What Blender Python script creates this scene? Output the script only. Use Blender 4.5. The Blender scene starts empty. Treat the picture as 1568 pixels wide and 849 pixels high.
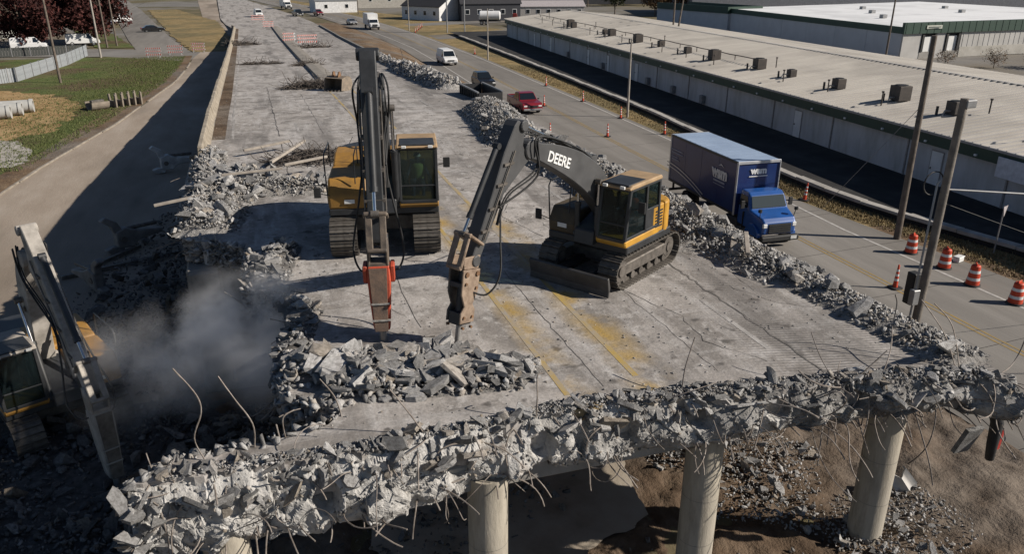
import bpy, bmesh, math, random
import numpy as np
from mathutils import Vector, Matrix, noise
random.seed(7); np.random.seed(7)
SC = bpy.context.scene
COL = SC.collection
PI = math.pi
# ---------------------------------------------------------------- camera, sky, sun
# world axes: x = across the overpass (right), y = along the overpass (away), z = up, metres; ground z = 0
cam = bpy.data.cameras.new('camera'); camo = bpy.data.objects.new('camera', cam); COL.objects.link(camo)
camo.location = (0, 0, 13.5)
camo.rotation_euler = (math.radians(90 - 21.8), 0, math.radians(-18.03))
cam.sensor_width = 36; cam.lens = 36 * 1190 / 1568.; cam.clip_start = .1; cam.clip_end = 3000
SC.camera = camo
SUN_EL = math.radians(31)
sun_h = Vector((.8986, -.4389, 0)).normalized()
sun_d = Vector((sun_h.x * math.cos(SUN_EL), sun_h.y * math.cos(SUN_EL), math.sin(SUN_EL)))
W = bpy.data.worlds.new('World'); SC.world = W; W.use_nodes = True
nt = W.node_tree; nt.nodes.clear()
sky = nt.nodes.new('ShaderNodeTexSky'); sky.sky_type = 'NISHITA'; sky.sun_disc = False
sky.air_density = .75; sky.dust_density = .3; sky.ozone_density = 1.5; sky.altitude = 300
sky.sun_elevation = SUN_EL; sky.sun_rotation = math.atan2(sun_h.x, sun_h.y)
bg = nt.nodes.new('ShaderNodeBackground'); bg.inputs['Strength'].default_value = .052
wo = nt.nodes.new('ShaderNodeOutputWorld')
nt.links.new(sky.outputs[0], bg.inputs[0]); nt.links.new(bg.outputs[0], wo.inputs[0])
sl = bpy.data.lights.new('sun', 'SUN'); sl.energy = 4.9; sl.angle = math.radians(.5); sl.color = (1, .92, .82)
slo = bpy.data.objects.new('sun', sl); COL.objects.link(slo)
slo.rotation_euler = (-sun_d).to_track_quat('-Z', 'Y').to_euler(); slo.location = (60, -30, 60)
SC.view_settings.view_transform = 'Standard'; SC.view_settings.look = 'None'
SC.view_settings.exposure = .37; SC.view_settings.gamma = 1; SC.view_settings.use_curve_mapping = False
SC.cycles.max_bounces = 5; SC.cycles.diffuse_bounces = 2; SC.cycles.glossy_bounces = 2; SC.cycles.transmission_bounces = 3
SC.cycles.volume_bounces = 2; SC.cycles.transparent_max_bounces = 6
SC.cycles.volume_step_rate = 2.0; SC.cycles.volume_max_steps = 128
SC.cycles.use_denoising = True

# ---------------------------------------------------------------- materials
def newmat(name):
    m = bpy.data.materials.new(name); m.use_nodes = True
    n = m.node_tree; b = n.nodes['Principled BSDF']
    return m, n, b
def rgba(c): return (c[0], c[1], c[2], 1)
def nd(n, t, **kw):
    x = n.nodes.new(t)
    for k, v in kw.items():
        if k in x.inputs: x.inputs[k].default_value = v
        else: setattr(x, k, v)
    return x
def coords(n, scale=(1, 1, 1), kind='Object', rot=(0, 0, 0)):
    tc = n.nodes.new('ShaderNodeTexCoord'); mp = n.nodes.new('ShaderNodeMapping')
    mp.inputs['Scale'].default_value = scale; mp.inputs['Rotation'].default_value = rot
    n.links.new(tc.outputs[kind], mp.inputs['Vector']); return mp.outputs[0]
def noi(n, vec, scale, detail=5, rough=.6):
    x = nd(n, 'ShaderNodeTexNoise', Scale=scale, Detail=detail, Roughness=rough); n.links.new(vec, x.inputs['Vector']); return x.outputs['Fac']
def ramp(n, fac, stops):
    r = n.nodes.new('ShaderNodeValToRGB'); e = r.color_ramp.elements
    while len(e) < len(stops): e.new(.5)
    for i, (p, c) in enumerate(stops):
        e[i].position = p; e[i].color = rgba(c) if not isinstance(c, float) else (c, c, c, 1)
    n.links.new(fac, r.inputs[0]); return r.outputs[0]
def mix(n, fac, a, b, mode='MIX'):
    x = n.nodes.new('ShaderNodeMix'); x.data_type = 'RGBA'; x.blend_type = mode
    for i, v in ((0, fac), (6, a), (7, b)):
        if isinstance(v, (float, int)): x.inputs[i].default_value = v
        elif isinstance(v, (tuple, list)): x.inputs[i].default_value = rgba(v)
        else: n.links.new(v, x.inputs[i])
    return x.outputs[2]
def mth(n, op, a, b=None, clamp=False):
    x = n.nodes.new('ShaderNodeMath'); x.operation = op; x.use_clamp = clamp
    for i, v in ((0, a), (1, b)):
        if v is None: continue
        if isinstance(v, (float, int)): x.inputs[i].default_value = v
        else: n.links.new(v, x.inputs[i])
    return x.outputs[0]
def bump(n, b, fac, dist, strength=1.):
    x = nd(n, 'ShaderNodeBump', Strength=strength, Distance=dist); n.links.new(fac, x.inputs['Height']); n.links.new(x.outputs[0], b.inputs['Normal'])
MATS = {}
def blob(pts, z, amp=.35, step=.5):
    rnd = random.Random(len(pts) * 7 + int(abs(pts[0][0]) * 10)); out = []
    for i, a in enumerate(pts):
        b = pts[(i + 1) % len(pts)]; n = max(2, int(math.hypot(b[0] - a[0], b[1] - a[1]) / step))
        for k in range(n):
            p = Vector((a[0] + (b[0] - a[0]) * k / n, a[1] + (b[1] - a[1]) * k / n, z)); q = noise.noise_vector(p * .6) * amp * 1.6 + noise.noise_vector(p * 2.1) * amp
            out.append((p.x + q.x, p.y + q.y, z))
    return out
def M(name, c, rough=.8, c2=None, scale=3., detail=5, bmp=0., bscale=None, metal=0., spec=None, coat=0.):
    """plain procedural material: noise between two colours, fine bump"""
    if name in MATS: return MATS[name]
    m, n, b = newmat(name); MATS[name] = m
    v = coords(n)
    if c2 is None: c2 = tuple(x * .72 for x in c)
    f = noi(n, v, scale, detail)
    col = ramp(n, f, [(.32, c2), (.66, c)])
    n.links.new(col, b.inputs['Base Color'])
    b.inputs['Roughness'].default_value = rough; b.inputs['Metallic'].default_value = metal
    if spec is not None: b.inputs['Specular IOR Level'].default_value = spec
    if coat: b.inputs['Coat Weight'].default_value = coat; b.inputs['Coat Roughness'].default_value = .1
    if bmp: bump(n, b, noi(n, v, bscale or scale * 8, 4), bmp)
    return m
def glass(name, c=(.01, .014, .018), rough=.06, trans=0.):
    if name in MATS: return MATS[name]
    m, n, b = newmat(name); MATS[name] = m
    b.inputs['Base Color'].default_value = rgba(c); b.inputs['Roughness'].default_value = rough
    b.inputs['Specular IOR Level'].default_value = .7
    if trans:
        tr = n.nodes.new('ShaderNodeBsdfTransparent'); tr.inputs[0].default_value = (.75, .85, .85, 1)
        mx = n.nodes.new('ShaderNodeMixShader'); mx.inputs[0].default_value = 1 - trans
        n.links.new(tr.outputs[0], mx.inputs[1]); n.links.new(b.outputs[0], mx.inputs[2])
        n.links.new(mx.outputs[0], n.nodes['Material Output'].inputs['Surface'])
    return m
def concrete_rubble(name, light, dark, tan=(.3, .25, .19)):
    m, n, b = newmat(name); MATS[name] = m
    oi = n.nodes.new('ShaderNodeObjectInfo'); g = n.nodes.new('ShaderNodeNewGeometry')
    r = mth(n, 'FRACT', mth(n, 'ADD', oi.outputs['Random'], g.outputs['Random Per Island']))
    v = coords(n, kind='Object')
    f = noi(n, v, 4., 6, .65)
    base = ramp(n, r, [(0, dark), (.55, tuple((a + c) / 2 for a, c in zip(dark, light))), (.8, light), (.93, tan), (1, light)])
    c2 = mix(n, ramp(n, f, [(.38, .0), (.62, 1.)]), mix(n, 1., base, (.55, .54, .53), 'MULTIPLY'), base)
    n.links.new(c2, b.inputs['Base Color']); b.inputs['Roughness'].default_value = .93; b.inputs['Specular IOR Level'].default_value = .2
    bump(n, b, noi(n, v, 22., 5, .7), .03)
    return m
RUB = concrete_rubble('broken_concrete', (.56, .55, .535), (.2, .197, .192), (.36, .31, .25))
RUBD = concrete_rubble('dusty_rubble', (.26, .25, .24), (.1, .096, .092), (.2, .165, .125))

def deck_material():
    m, n, b = newmat('deck_concrete')
    v = coords(n); tc = n.nodes.new('ShaderNodeTexCoord'); sx = n.nodes.new('ShaderNodeSeparateXYZ'); n.links.new(tc.outputs['Object'], sx.inputs[0])
    X = sx.outputs[0]; Y = sx.outputs[1]
    vs = coords(n, (1.6, .22, 1)); vx = coords(n, (.35, 2.2, 1), rot=(0, 0, .3))
    big = noi(n, v, .16, 4); mid = noi(n, v, .9, 6, .65); stre = noi(n, vs, .8, 6, .7); strx = noi(n, vx, .7, 5, .7); fine = noi(n, v, 14, 4)
    c = ramp(n, big, [(.3, (.28, .255, .23)), (.5, (.37, .342, .315)), (.68, (.46, .43, .4))])
    c = mix(n, ramp(n, mid, [(.38, .9), (.54, .0)]), c, (.185, .169, .153))
    c = mix(n, ramp(n, noi(n, coords(n, rot=(0, 0, .9)), .42, 6, .72), [(.5, .0), (.62, .85)]), c, (.21, .192, .174))
    c = mix(n, ramp(n, noi(n, coords(n, (1, 1, 1), rot=(0, 0, 2.)), 1.7, 7, .75), [(.52, .0), (.66, .8)]), c, (.55, .525, .495))
    c = mix(n, ramp(n, strx, [(.53, .0), (.68, .75)]), c, (.44, .42, .4))
    c = mix(n, ramp(n, stre, [(.55, .0), (.68, .7)]), c, (.46, .44, .42))
    c = mix(n, ramp(n, noi(n, vs, .35, 5, .6), [(.52, .0), (.64, .75)]), c, (.135, .124, .114))
    # oil and mud spots
    c = mix(n, ramp(n, noi(n, v, 2.1, 3, .5), [(.63, .0), (.72, .8)]), c, (.07, .063, .057))
    # worn yellow paint over-spray beside the two painted lines
    for x0, w in ((5.6, .55), (7.3, .75)):
        d = mth(n, 'SUBTRACT', 1., mth(n, 'DIVIDE', mth(n, 'ABSOLUTE', mth(n, 'SUBTRACT', X, x0)), w), True)
        near = mth(n, 'MULTIPLY', mth(n, 'LESS_THAN', Y, 27.), d)
        k = mth(n, 'MULTIPLY', near, ramp(n, noi(n, v, .55, 4), [(.42, .0), (.6, 1.)]))
        c = mix(n, k, c, (.36, .24, .07))
    # crawler-track imprints pressed in the dust along the right edge
    wv = nd(n, 'ShaderNodeTexWave', Scale=2.6, Distortion=1.5, Detail=2.); wv.bands_direction = 'Y'; n.links.new(coords(n, rot=(0, 0, .25)), wv.inputs['Vector'])
    zone = mth(n, 'MULTIPLY', ramp(n, mth(n, 'DIVIDE', X, 20.), [(.46, .0), (.56, 1.)]), ramp(n, noi(n, v, .45, 3), [(.42, .0), (.56, 1.)]))
    tr = mth(n, 'MULTIPLY', zone, wv.outputs['Fac'])
    c = mix(n, mth(n, 'MULTIPLY', tr, .6), c, (.11, .1, .092))
    c = mix(n, mth(n, 'MULTIPLY', ramp(n, fine, [(.3, 1.), (.55, .0)]), .35), c, (.1, .095, .09))
    n.links.new(c, b.inputs['Base Color']); b.inputs['Roughness'].default_value = .88; b.inputs['Specular IOR Level'].default_value = .3
    h = mth(n, 'ADD', mth(n, 'MULTIPLY', mid, .6), mth(n, 'ADD', mth(n, 'MULTIPLY', fine, .25), mth(n, 'MULTIPLY', tr, -.5)))
    bump(n, b, h, .05, .8)
    return m
DECK = deck_material()

def ground_material(name, stops, scale, second=None, sscale=.05, bmp=.05, bs=3., stretch=(1, 1, 1)):
    m, n, b = newmat(name); MATS[name] = m
    v = coords(n, stretch)
    c = ramp(n, noi(n, v, scale, 8, .68), stops)
    if second: c = mix(n, ramp(n, noi(n, v, sscale, 5, .6), [(.45, .0), (.58, 1.)]), c, ramp(n, noi(n, v, scale * 1.7, 6), second))
    n.links.new(c, b.inputs['Base Color']); b.inputs['Roughness'].default_value = .93; b.inputs['Specular IOR Level'].default_value = .2
    bump(n, b, noi(n, v, bs, 6, .7), bmp)
    return m
G_DIRT = ground_material('brown_dirt', [(.3, (.05, .033, .021)), (.5, (.105, .072, .047)), (.68, (.17, .126, .088))], .55, [(.3, (.085, .066, .05)), (.6, (.17, .14, .112))], .12, .18, 1.6)
G_LAND = ground_material('far_land', [(.3, (.07, .065, .035)), (.5, (.12, .1, .055)), (.7, (.2, .16, .1))], .08, [(.3, (.14, .13, .12)), (.7, (.2, .19, .17))], .02)
G_GRASS = ground_material('lawn', [(.3, (.055, .076, .02)), (.5, (.092, .115, .034)), (.68, (.14, .135, .055))], .3, [(.35, (.075, .055, .028)), (.65, (.12, .09, .05))], .09, .12, 5.)
G_TAN = ground_material('dry_verge', [(.3, (.14, .1, .045)), (.5, (.25, .185, .088)), (.7, (.33, .25, .13))], .5, [(.3, (.12, .1, .05)), (.7, (.22, .175, .09))], .1, .15, 5.)
G_STRAW = ground_material('straw_soil', [(.3, (.2, .125, .055)), (.5, (.33, .22, .105)), (.7, (.42, .3, .16))], .35, None, .1, .12, 4.)
G_RED = ground_material('red_clay', [(.3, (.075, .05, .032)), (.5, (.15, .1, .06)), (.7, (.23, .17, .11))], .3, [(.3, (.1, .085, .07)), (.7, (.2, .17, .14))], .08, .2, 1.5)
G_ROADL = ground_material('dusty_road', [(.3, (.23, .185, .143)), (.5, (.31, .26, .21)), (.68, (.38, .33, .28))], .22, [(.3, (.15, .125, .1)), (.7, (.25, .205, .16))], .07, .02, 6., (1, .3, 1))
G_ROAD = ground_material('grey_road', [(.3, (.155, .143, .128)), (.5, (.2, .186, .168)), (.68, (.245, .228, .206))], .35, [(.3, (.12, .111, .1)), (.7, (.2, .185, .165))], .06, .01, 8., (1.4, .14, 1))
G_LOT = ground_material('dark_asphalt', [(.3, (.022, .021, .021)), (.5, (.034, .033, .032)), (.7, (.06, .058, .055))], .35, None, .1, .01, 8.)
G_YARD = ground_material('pale_yard', [(.3, (.14, .13, .12)), (.6, (.21, .2, .185)), (.8, (.26, .24, .22))], .12, [(.3, (.12, .1, .07)), (.7, (.18, .15, .11))], .03, .02, 4.)
DUSTB = ground_material('rubble_fines', [(.3, (.2, .19, .175)), (.5, (.33, .315, .295)), (.68, (.44, .425, .4))], 2.6, [(.3, (.16, .15, .138)), (.7, (.32, .305, .285))], .5, .12, 9.)
G_KERB = M('kerb_concrete', (.4, .38, .35), .9, (.25, .235, .21), 1.2, 5, .01)
CONC = M('concrete_old', (.33, .315, .29), .9, (.2, .19, .172), 1.1, 7, .02, 9)
CONCT = ground_material('column_concrete', [(.3, (.2, .18, .145)), (.5, (.36, .325, .265)), (.66, (.43, .39, .32))], 2.2, [(.3, (.3, .275, .23)), (.7, (.38, .345, .285))], .9, .012, 14., (1.6, 1.6, .3))
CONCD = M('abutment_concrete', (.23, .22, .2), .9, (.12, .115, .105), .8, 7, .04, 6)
FACE = None
STEEL = M('worn_steel', (.19, .17, .15), .62, (.09, .08, .07), 5, 6, .004, 30, .55)
REBAR = M('rusty_rebar', (.3, .265, .235), .75, (.14, .115, .095), 7, 3, 0, None, .3)
RUST = M('rust', (.22, .12, .06), .85, (.1, .055, .03), 4, 6, .01, 20)
BLACK = M('black_rubber', (.022, .022, .022), .7, (.012, .012, .012), 6, 4)
DARKM = M('dark_grey_paint', (.034, .036, .039), .5, (.018, .019, .02), 2.5, 6, .002, 30)
CHROME = M('cylinder_rod', (.62, .62, .62), .18, (.5, .5, .5), 3, 2, 0, None, 1.)
YEL = M('machine_yellow', (.36, .185, .032), .55, (.2, .11, .03), 2.2, 7, .002, 30)
TAN = M('machine_tan_roof', (.4, .27, .15), .65, (.26, .18, .1), 2.5, 6)
TRACK = M('track_steel', (.155, .14, .122), .62, (.075, .066, .057), 6, 6, .006, 25, .45)
GLASS = glass('tinted_glass')
GLASSV = glass('cab_glass', (.012, .018, .02), .05, .6)
WHITE = M('white_paint', (.72, .72, .7), .55, (.6, .6, .58), 1.2)
GREYM = M('grey_metal', (.3, .3, .3), .5, (.22, .22, .22), 3, 4, 0, None, .4)
WOOD = M('weathered_wood', (.16, .13, .105), .9, (.08, .064, .05), 3, 7, .01, 20)

# ---------------------------------------------------------------- mesh builder
def link(o, parent=None):
    COL.objects.link(o)
    if parent is not None: o.parent = parent
    return o
def tag(o, label=None, cat=None, group=None, kind=None):
    if label: o['label'] = label
    if cat: o['category'] = cat
    if group: o['group'] = group
    if kind: o['kind'] = kind
    return o
def thing(name, label, cat, loc=(0, 0, 0), rz=0., group=None):
    o = bpy.data.objects.new(name, None); o.empty_display_size = .3
    o.location = loc; o.rotation_euler = (0, 0, rz); link(o)
    return tag(o, label, cat, group)
class MB:
    def __init__(s): s.v = []; s.f = []
    def add(s, vs, fs, X=None):
        k = len(s.v)
        if X is not None: vs = [X @ Vector(p) for p in vs]
        s.v += [tuple(p) for p in vs]; s.f += [[i + k for i in f] for f in fs]; return s
    def box(s, c, d, X=None, rz=0):
        hx, hy, hz = d[0] / 2, d[1] / 2, d[2] / 2
        vs = [Vector((x * hx, y * hy, z * hz)) for z in (-1, 1) for x, y in ((-1, -1), (1, -1), (1, 1), (-1, 1))]
        if rz: R = Matrix.Rotation(rz, 3, 'Z'); vs = [R @ p for p in vs]
        vs = [p + Vector(c) for p in vs]
        return s.add(vs, [(3, 2, 1, 0), (4, 5, 6, 7), (0, 1, 5, 4), (1, 2, 6, 5), (2, 3, 7, 6), (3, 0, 4, 7)], X)
    def beam(s, a, b, w, h, up=(0, 0, 1), X=None):
        a = Vector(a); b = Vector(b); d = (b - a).normalized(); upv = Vector(up)
        if abs(d.dot(upv)) > .98: upv = Vector((1, 0, 0))
        x = d.cross(upv).normalized(); y = x.cross(d)
        vs = [p + x * (i * w / 2) + y * (j * h / 2) for p in (a, b) for i, j in ((-1, -1), (1, -1), (1, 1), (-1, 1))]
        return s.add(vs, [(3, 2, 1, 0), (4, 5, 6, 7), (0, 1, 5, 4), (1, 2, 6, 5), (2, 3, 7, 6), (3, 0, 4, 7)], X)
    def cyl(s, a, b, r, r2=None, n=12, X=None, cap=True):
        a = Vector(a); b = Vector(b); r2 = r if r2 is None else r2
        d = (b - a).normalized(); u = d.orthogonal().normalized(); w = d.cross(u)
        vs = []
        for p, q in ((a, r), (b, r2)):
            vs += [p + (u * math.cos(2 * PI * i / n) + w * math.sin(2 * PI * i / n)) * q for i in range(n)]
        fs = [(i, (i + 1) % n, n + (i + 1) % n, n + i) for i in range(n)]
        if cap: fs += [list(range(n))[::-1], list(range(n, 2 * n))]
        return s.add(vs, fs, X)
    def ring(s, a, b, ro, ri, n=20, X=None):
        a = Vector(a); b = Vector(b); d = (b - a).normalized(); u = d.orthogonal().normalized(); w = d.cross(u)
        vs = []
        for p, q in ((a, ro), (b, ro), (b, ri), (a, ri)):
            vs += [p + (u * math.cos(2 * PI * i / n) + w * math.sin(2 * PI * i / n)) * q for i in range(n)]
        fs = []
        for k in range(4):
            k2 = (k + 1) % 4
            fs += [(k * n + i, k * n + (i + 1) % n, k2 * n + (i + 1) % n, k2 * n + i) for i in range(n)]
        return s.add(vs, fs, X)
    def tube(s, pts, r, n=5, r2=None):
        pts = [Vector(p) for p in pts]; m = len(pts); vs = []; u = None
        for i, p in enumerate(pts):
            d = (pts[min(i + 1, m - 1)] - pts[max(i - 1, 0)])
            d = d.normalized() if d.length > 1e-6 else Vector((0, 0, 1))
            if u is None: u = d.orthogonal().normalized()
            u = (u - d * u.dot(d)); u = u.normalized() if u.length > 1e-5 else d.orthogonal().normalized()
            w = d.cross(u); q = r if r2 is None else r + (r2 - r) * i / (m - 1)
            vs += [p + (u * math.cos(2 * PI * k / n) + w * math.sin(2 * PI * k / n)) * q for k in range(n)]
        fs = [(i * n + k, i * n + (k + 1) % n, (i + 1) * n + (k + 1) % n, (i + 1) * n + k) for i in range(m - 1) for k in range(n)]
        fs += [list(range(n))[::-1], list(range((m - 1) * n, m * n))]
        return s.add(vs, fs)
    def prism(s, poly, axis, a, b, X=None, taper=None):
        """poly: 2-D points; axis 'y': poly is (x,z); 'z': (x,y); 'x': (y,z). taper: per-point half width override (fn)"""
        n = len(poly)
        def P(p, c):
            return {'y': (p[0], c, p[1]), 'z': (p[0], p[1], c), 'x': (c, p[0], p[1])}[axis]
        vs = [P(p, a if taper is None else -taper(p)) for p in poly] + [P(p, b if taper is None else taper(p)) for p in poly]
        fs = [list(range(n)), list(range(n, 2 * n))[::-1]] + [(i, i + n, (i + 1) % n + n, (i + 1) % n) for i in range(n)]
        return s.add(vs, fs, X)
    def slab(s, q, th):
        """thin panel: quad q (3-D) thickened along its normal"""
        q = [Vector(p) for p in q]; nrm = (q[1] - q[0]).cross(q[2] - q[0]).normalized() * th
        k = len(q); vs = q + [p + nrm for p in q]
        return s.add(vs, [list(range(k))[::-1], list(range(k, 2 * k))] + [(i, (i + 1) % k, (i + 1) % k + k, i + k) for i in range(k)])
    def mesh(s, name, mat, smooth=None):
        me = bpy.data.meshes.new(name); me.from_pydata(s.v, [], s.f)
        bm = bmesh.new(); bm.from_mesh(me); bmesh.ops.recalc_face_normals(bm, faces=bm.faces); bm.to_mesh(me); bm.free()
        if smooth is not None:
            me.polygons.foreach_set('use_smooth', [True] * len(me.polygons)); me.set_sharp_from_angle(angle=math.radians(smooth))
        me.materials.append(mat); me.update(); return me
    def build(s, name, mat, parent=None, smooth=None, bevel=0, seg=1, **kw):
        o = bpy.data.objects.new(name, s.mesh(name, mat, smooth)); link(o, parent)
        if bevel:
            bv = o.modifiers.new('bevel', 'BEVEL'); bv.width = bevel; bv.segments = seg; bv.limit_method = 'ANGLE'; bv.angle_limit = math.radians(35)
        if kw: tag(o, **kw)
        return o
def catmull(pts, k=6):
    pts = [Vector(p) for p in pts]; P = []
    for i in range(len(pts) - 1):
        p0, p1, p2, p3 = pts[max(i - 1, 0)], pts[i], pts[i + 1], pts[min(i + 2, len(pts) - 1)]
        P += [.5 * ((2 * p1) + (p2 - p0) * t + (2 * p0 - 5 * p1 + 4 * p2 - p3) * t * t + (3 * p1 - p0 - 3 * p2 + p3) * t ** 3) for t in [j / k for j in range(k)]]
    return P + [pts[-1]]
def inst(src, parent, loc=(0, 0, 0), rot=(0, 0, 0), scale=(1, 1, 1), name=None):
    o = bpy.data.objects.new(name or src.name.split('.')[0], src.data); link(o, parent)
    o.location = loc; o.rotation_euler = rot; o.scale = scale
    return o
def instm(name, me, parent, loc, rot=(0, 0, 0), scale=(1, 1, 1)):
    o = bpy.data.objects.new(name, me); link(o, parent); o.location = loc; o.rotation_euler = rot; o.scale = scale; return o
def copy_tree(o, parent=None):
    c = o.copy(); COL.objects.link(c); c.parent = parent
    for ch in list(o.children): copy_tree(ch, c)
    return c
def lerp_prof(tab, x):
    if x <= tab[0][0]: return tab[0][1]
    for (a, p), (b, q) in zip(tab, tab[1:]):
        if x <= b: return p + (q - p) * (x - a) / (b - a)
    return tab[-1][1]
DZ = [(-50, 5.3), (40, 5.3), (50, 5.15), (60, 4.78), (97, 3.35), (150, 1.6), (215, .14), (3000, .14)]
def deck_z(s): return lerp_prof(DZ, s)
RE = [(0, 14.8), (40, 14.9), (55, 15.3), (107, 15.0), (160, 16.), (222, 16.6), (300, 9.), (400, -4.)]   # right edge of deck
def sheet(name, left, right, zf, mat, ys, kind='structure', parent=None, jit=0):
    """strip of ground between two t(s) profiles"""
    v = []; f = []
    for y in ys:
        a, b = lerp_prof(left, y), lerp_prof(right, y)
        for k in range(5):
            u = k / 4; v.append((a + (b - a) * u, y, zf(y) if callable(zf) else zf))
    for i in range(len(ys) - 1):
        for k in range(4): j = i * 5 + k; f.append((j, j + 1, j + 6, j + 5))
    m = MB(); m.add(v, f); o = m.build(name, mat, parent)
    if kind: o['kind'] = kind
    return o
def frange(a, b, d):
    n = max(1, int(round((b - a) / d))); return [a + (b - a) * i / n for i in range(n + 1)]

# ---------------------------------------------------------------- rubble library
def hull_chunk(kind, seed):
    rnd = random.Random(seed); bm = bmesh.new()
    if kind == 'slab':
        k = rnd.randint(4, 6); a0 = rnd.random() * 6
        pts = []
        for i in range(k):
            a = a0 + 2 * PI * i / k + rnd.uniform(-.35, .35); r = rnd.uniform(.65, 1.)
            pts.append((r * math.cos(a), r * .8 * math.sin(a)))
        for x, y in pts:
            bm.verts.new((x, y, .24 + rnd.uniform(-.06, .06))); q = rnd.uniform(.8, 1.12)
            bm.verts.new((x * q + rnd.uniform(-.1, .1), y * q + rnd.uniform(-.1, .1), -.24 + rnd.uniform(-.08, .1)))
    else:
        for i in range(rnd.randint(9, 13)):
            d = Vector((rnd.gauss(0, 1), rnd.gauss(0, 1), rnd.gauss(0, 1))).normalized() * rnd.uniform(.75, 1.05)
            bm.verts.new((d.x, d.y * rnd.uniform(.65, .95), d.z * .65))
    bmesh.ops.convex_hull(bm, input=bm.verts[:])
    loose = [x for x in bm.verts if not x.link_faces]
    bmesh.ops.delete(bm, geom=loose, context='VERTS')
    bmesh.ops.dissolve_limit(bm, angle_limit=math.radians(14), verts=bm.verts[:], edges=bm.edges[:])
    bmesh.ops.triangulate(bm, faces=bm.faces[:])
    me = bpy.data.meshes.new('chunk'); bm.to_mesh(me); bm.free(); return me
CH = {k: [hull_chunk(k, 100 + i + (500 if k == 'slab' else 0)) for i in range(14)] for k in ('slab', 'lump')}
for k in CH:
    for me in CH[k]: me.materials.append(RUB)
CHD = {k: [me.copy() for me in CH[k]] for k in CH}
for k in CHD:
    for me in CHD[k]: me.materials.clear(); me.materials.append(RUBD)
def marr(me):
    v = np.empty(len(me.vertices) * 3); me.vertices.foreach_get('co', v)
    f = np.empty(len(me.polygons) * 3, int); me.loops.foreach_get('vertex_index', f)
    return v.reshape(-1, 3), f.reshape(-1, 3)
CHA = {k: [marr(me) for me in CH[k]] for k in CH}
def rotm(e):
    return np.array(Matrix.Rotation(e[2], 3, 'Z') @ Matrix.Rotation(e[1], 3, 'Y') @ Matrix.Rotation(e[0], 3, 'X'))
def merged(name, items, mat, parent, kind='stuff'):
    """items: (kind, idx, loc, euler, scale3) merged into one mesh"""
    V = []; F = []; k = 0
    for kd, i, loc, e, sc in items:
        v, f = CHA[kd][i % len(CHA[kd])]
        V.append((v * np.array(sc)) @ rotm(e).T + np.array(loc)); F.append(f + k); k += len(v)
    V = np.concatenate(V); F = np.concatenate(F)
    me = bpy.data.meshes.new(name); me.vertices.add(len(V)); me.vertices.foreach_set('co', V.ravel())
    me.loops.add(len(F) * 3); me.loops.foreach_set('vertex_index', F.ravel()); me.polygons.add(len(F))
    me.polygons.foreach_set('loop_start', np.arange(0, len(F) * 3, 3)); me.polygons.foreach_set('loop_total', np.full(len(F), 3))
    me.update(calc_edges=True); me.validate(); me.materials.append(mat)
    o = bpy.data.objects.new(name, me); link(o, parent)
    if kind: o['kind'] = kind
    return o
class Pile:
    def __init__(s, caps, zf): s.c = caps; s.zf = zf
    def h(s, x, y):
        best = 0
        for (a, b, r, hh) in s.c:
            d = Vector(b) - Vector(a); L2 = max(d.length_squared, 1e-6)
            k = min(1, max(0, (Vector((x, y)) - Vector(a)).dot(d) / L2)); q = (Vector((x, y)) - (Vector(a) + d * k)).length / r
            if q < 1: best = max(best, hh * (1 - q * q) ** 1.2)
        return best
    def sample(s, rnd, spread=1.):
        w = [((Vector(b) - Vector(a)).length * 2 * r + 3.14 * r * r) for a, b, r, hh in s.c]
        a, b, r, hh = rnd.choices(s.c, w)[0]
        a = Vector(a); b = Vector(b); d = b - a
        L = d.length; dn = d / L if L > 1e-5 else Vector((1, 0)); nn = Vector((-dn.y, dn.x))
        p = a + dn * rnd.uniform(-r * .6, L + r * .6) + nn * (rnd.triangular(-1, 1, 0) if rnd.random() < .55 else rnd.uniform(-1, 1)) * r * spread
        return p.x, p.y
def inside(poly, x, y):
    c = False; j = len(poly) - 1
    for i in range(len(poly)):
        (xi, yi), (xj, yj) = poly[i], poly[j]
        if (yi > y) != (yj > y) and x < (xj - xi) * (y - yi) / (yj - yi) + xi: c = not c
        j = i
    return c
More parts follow.
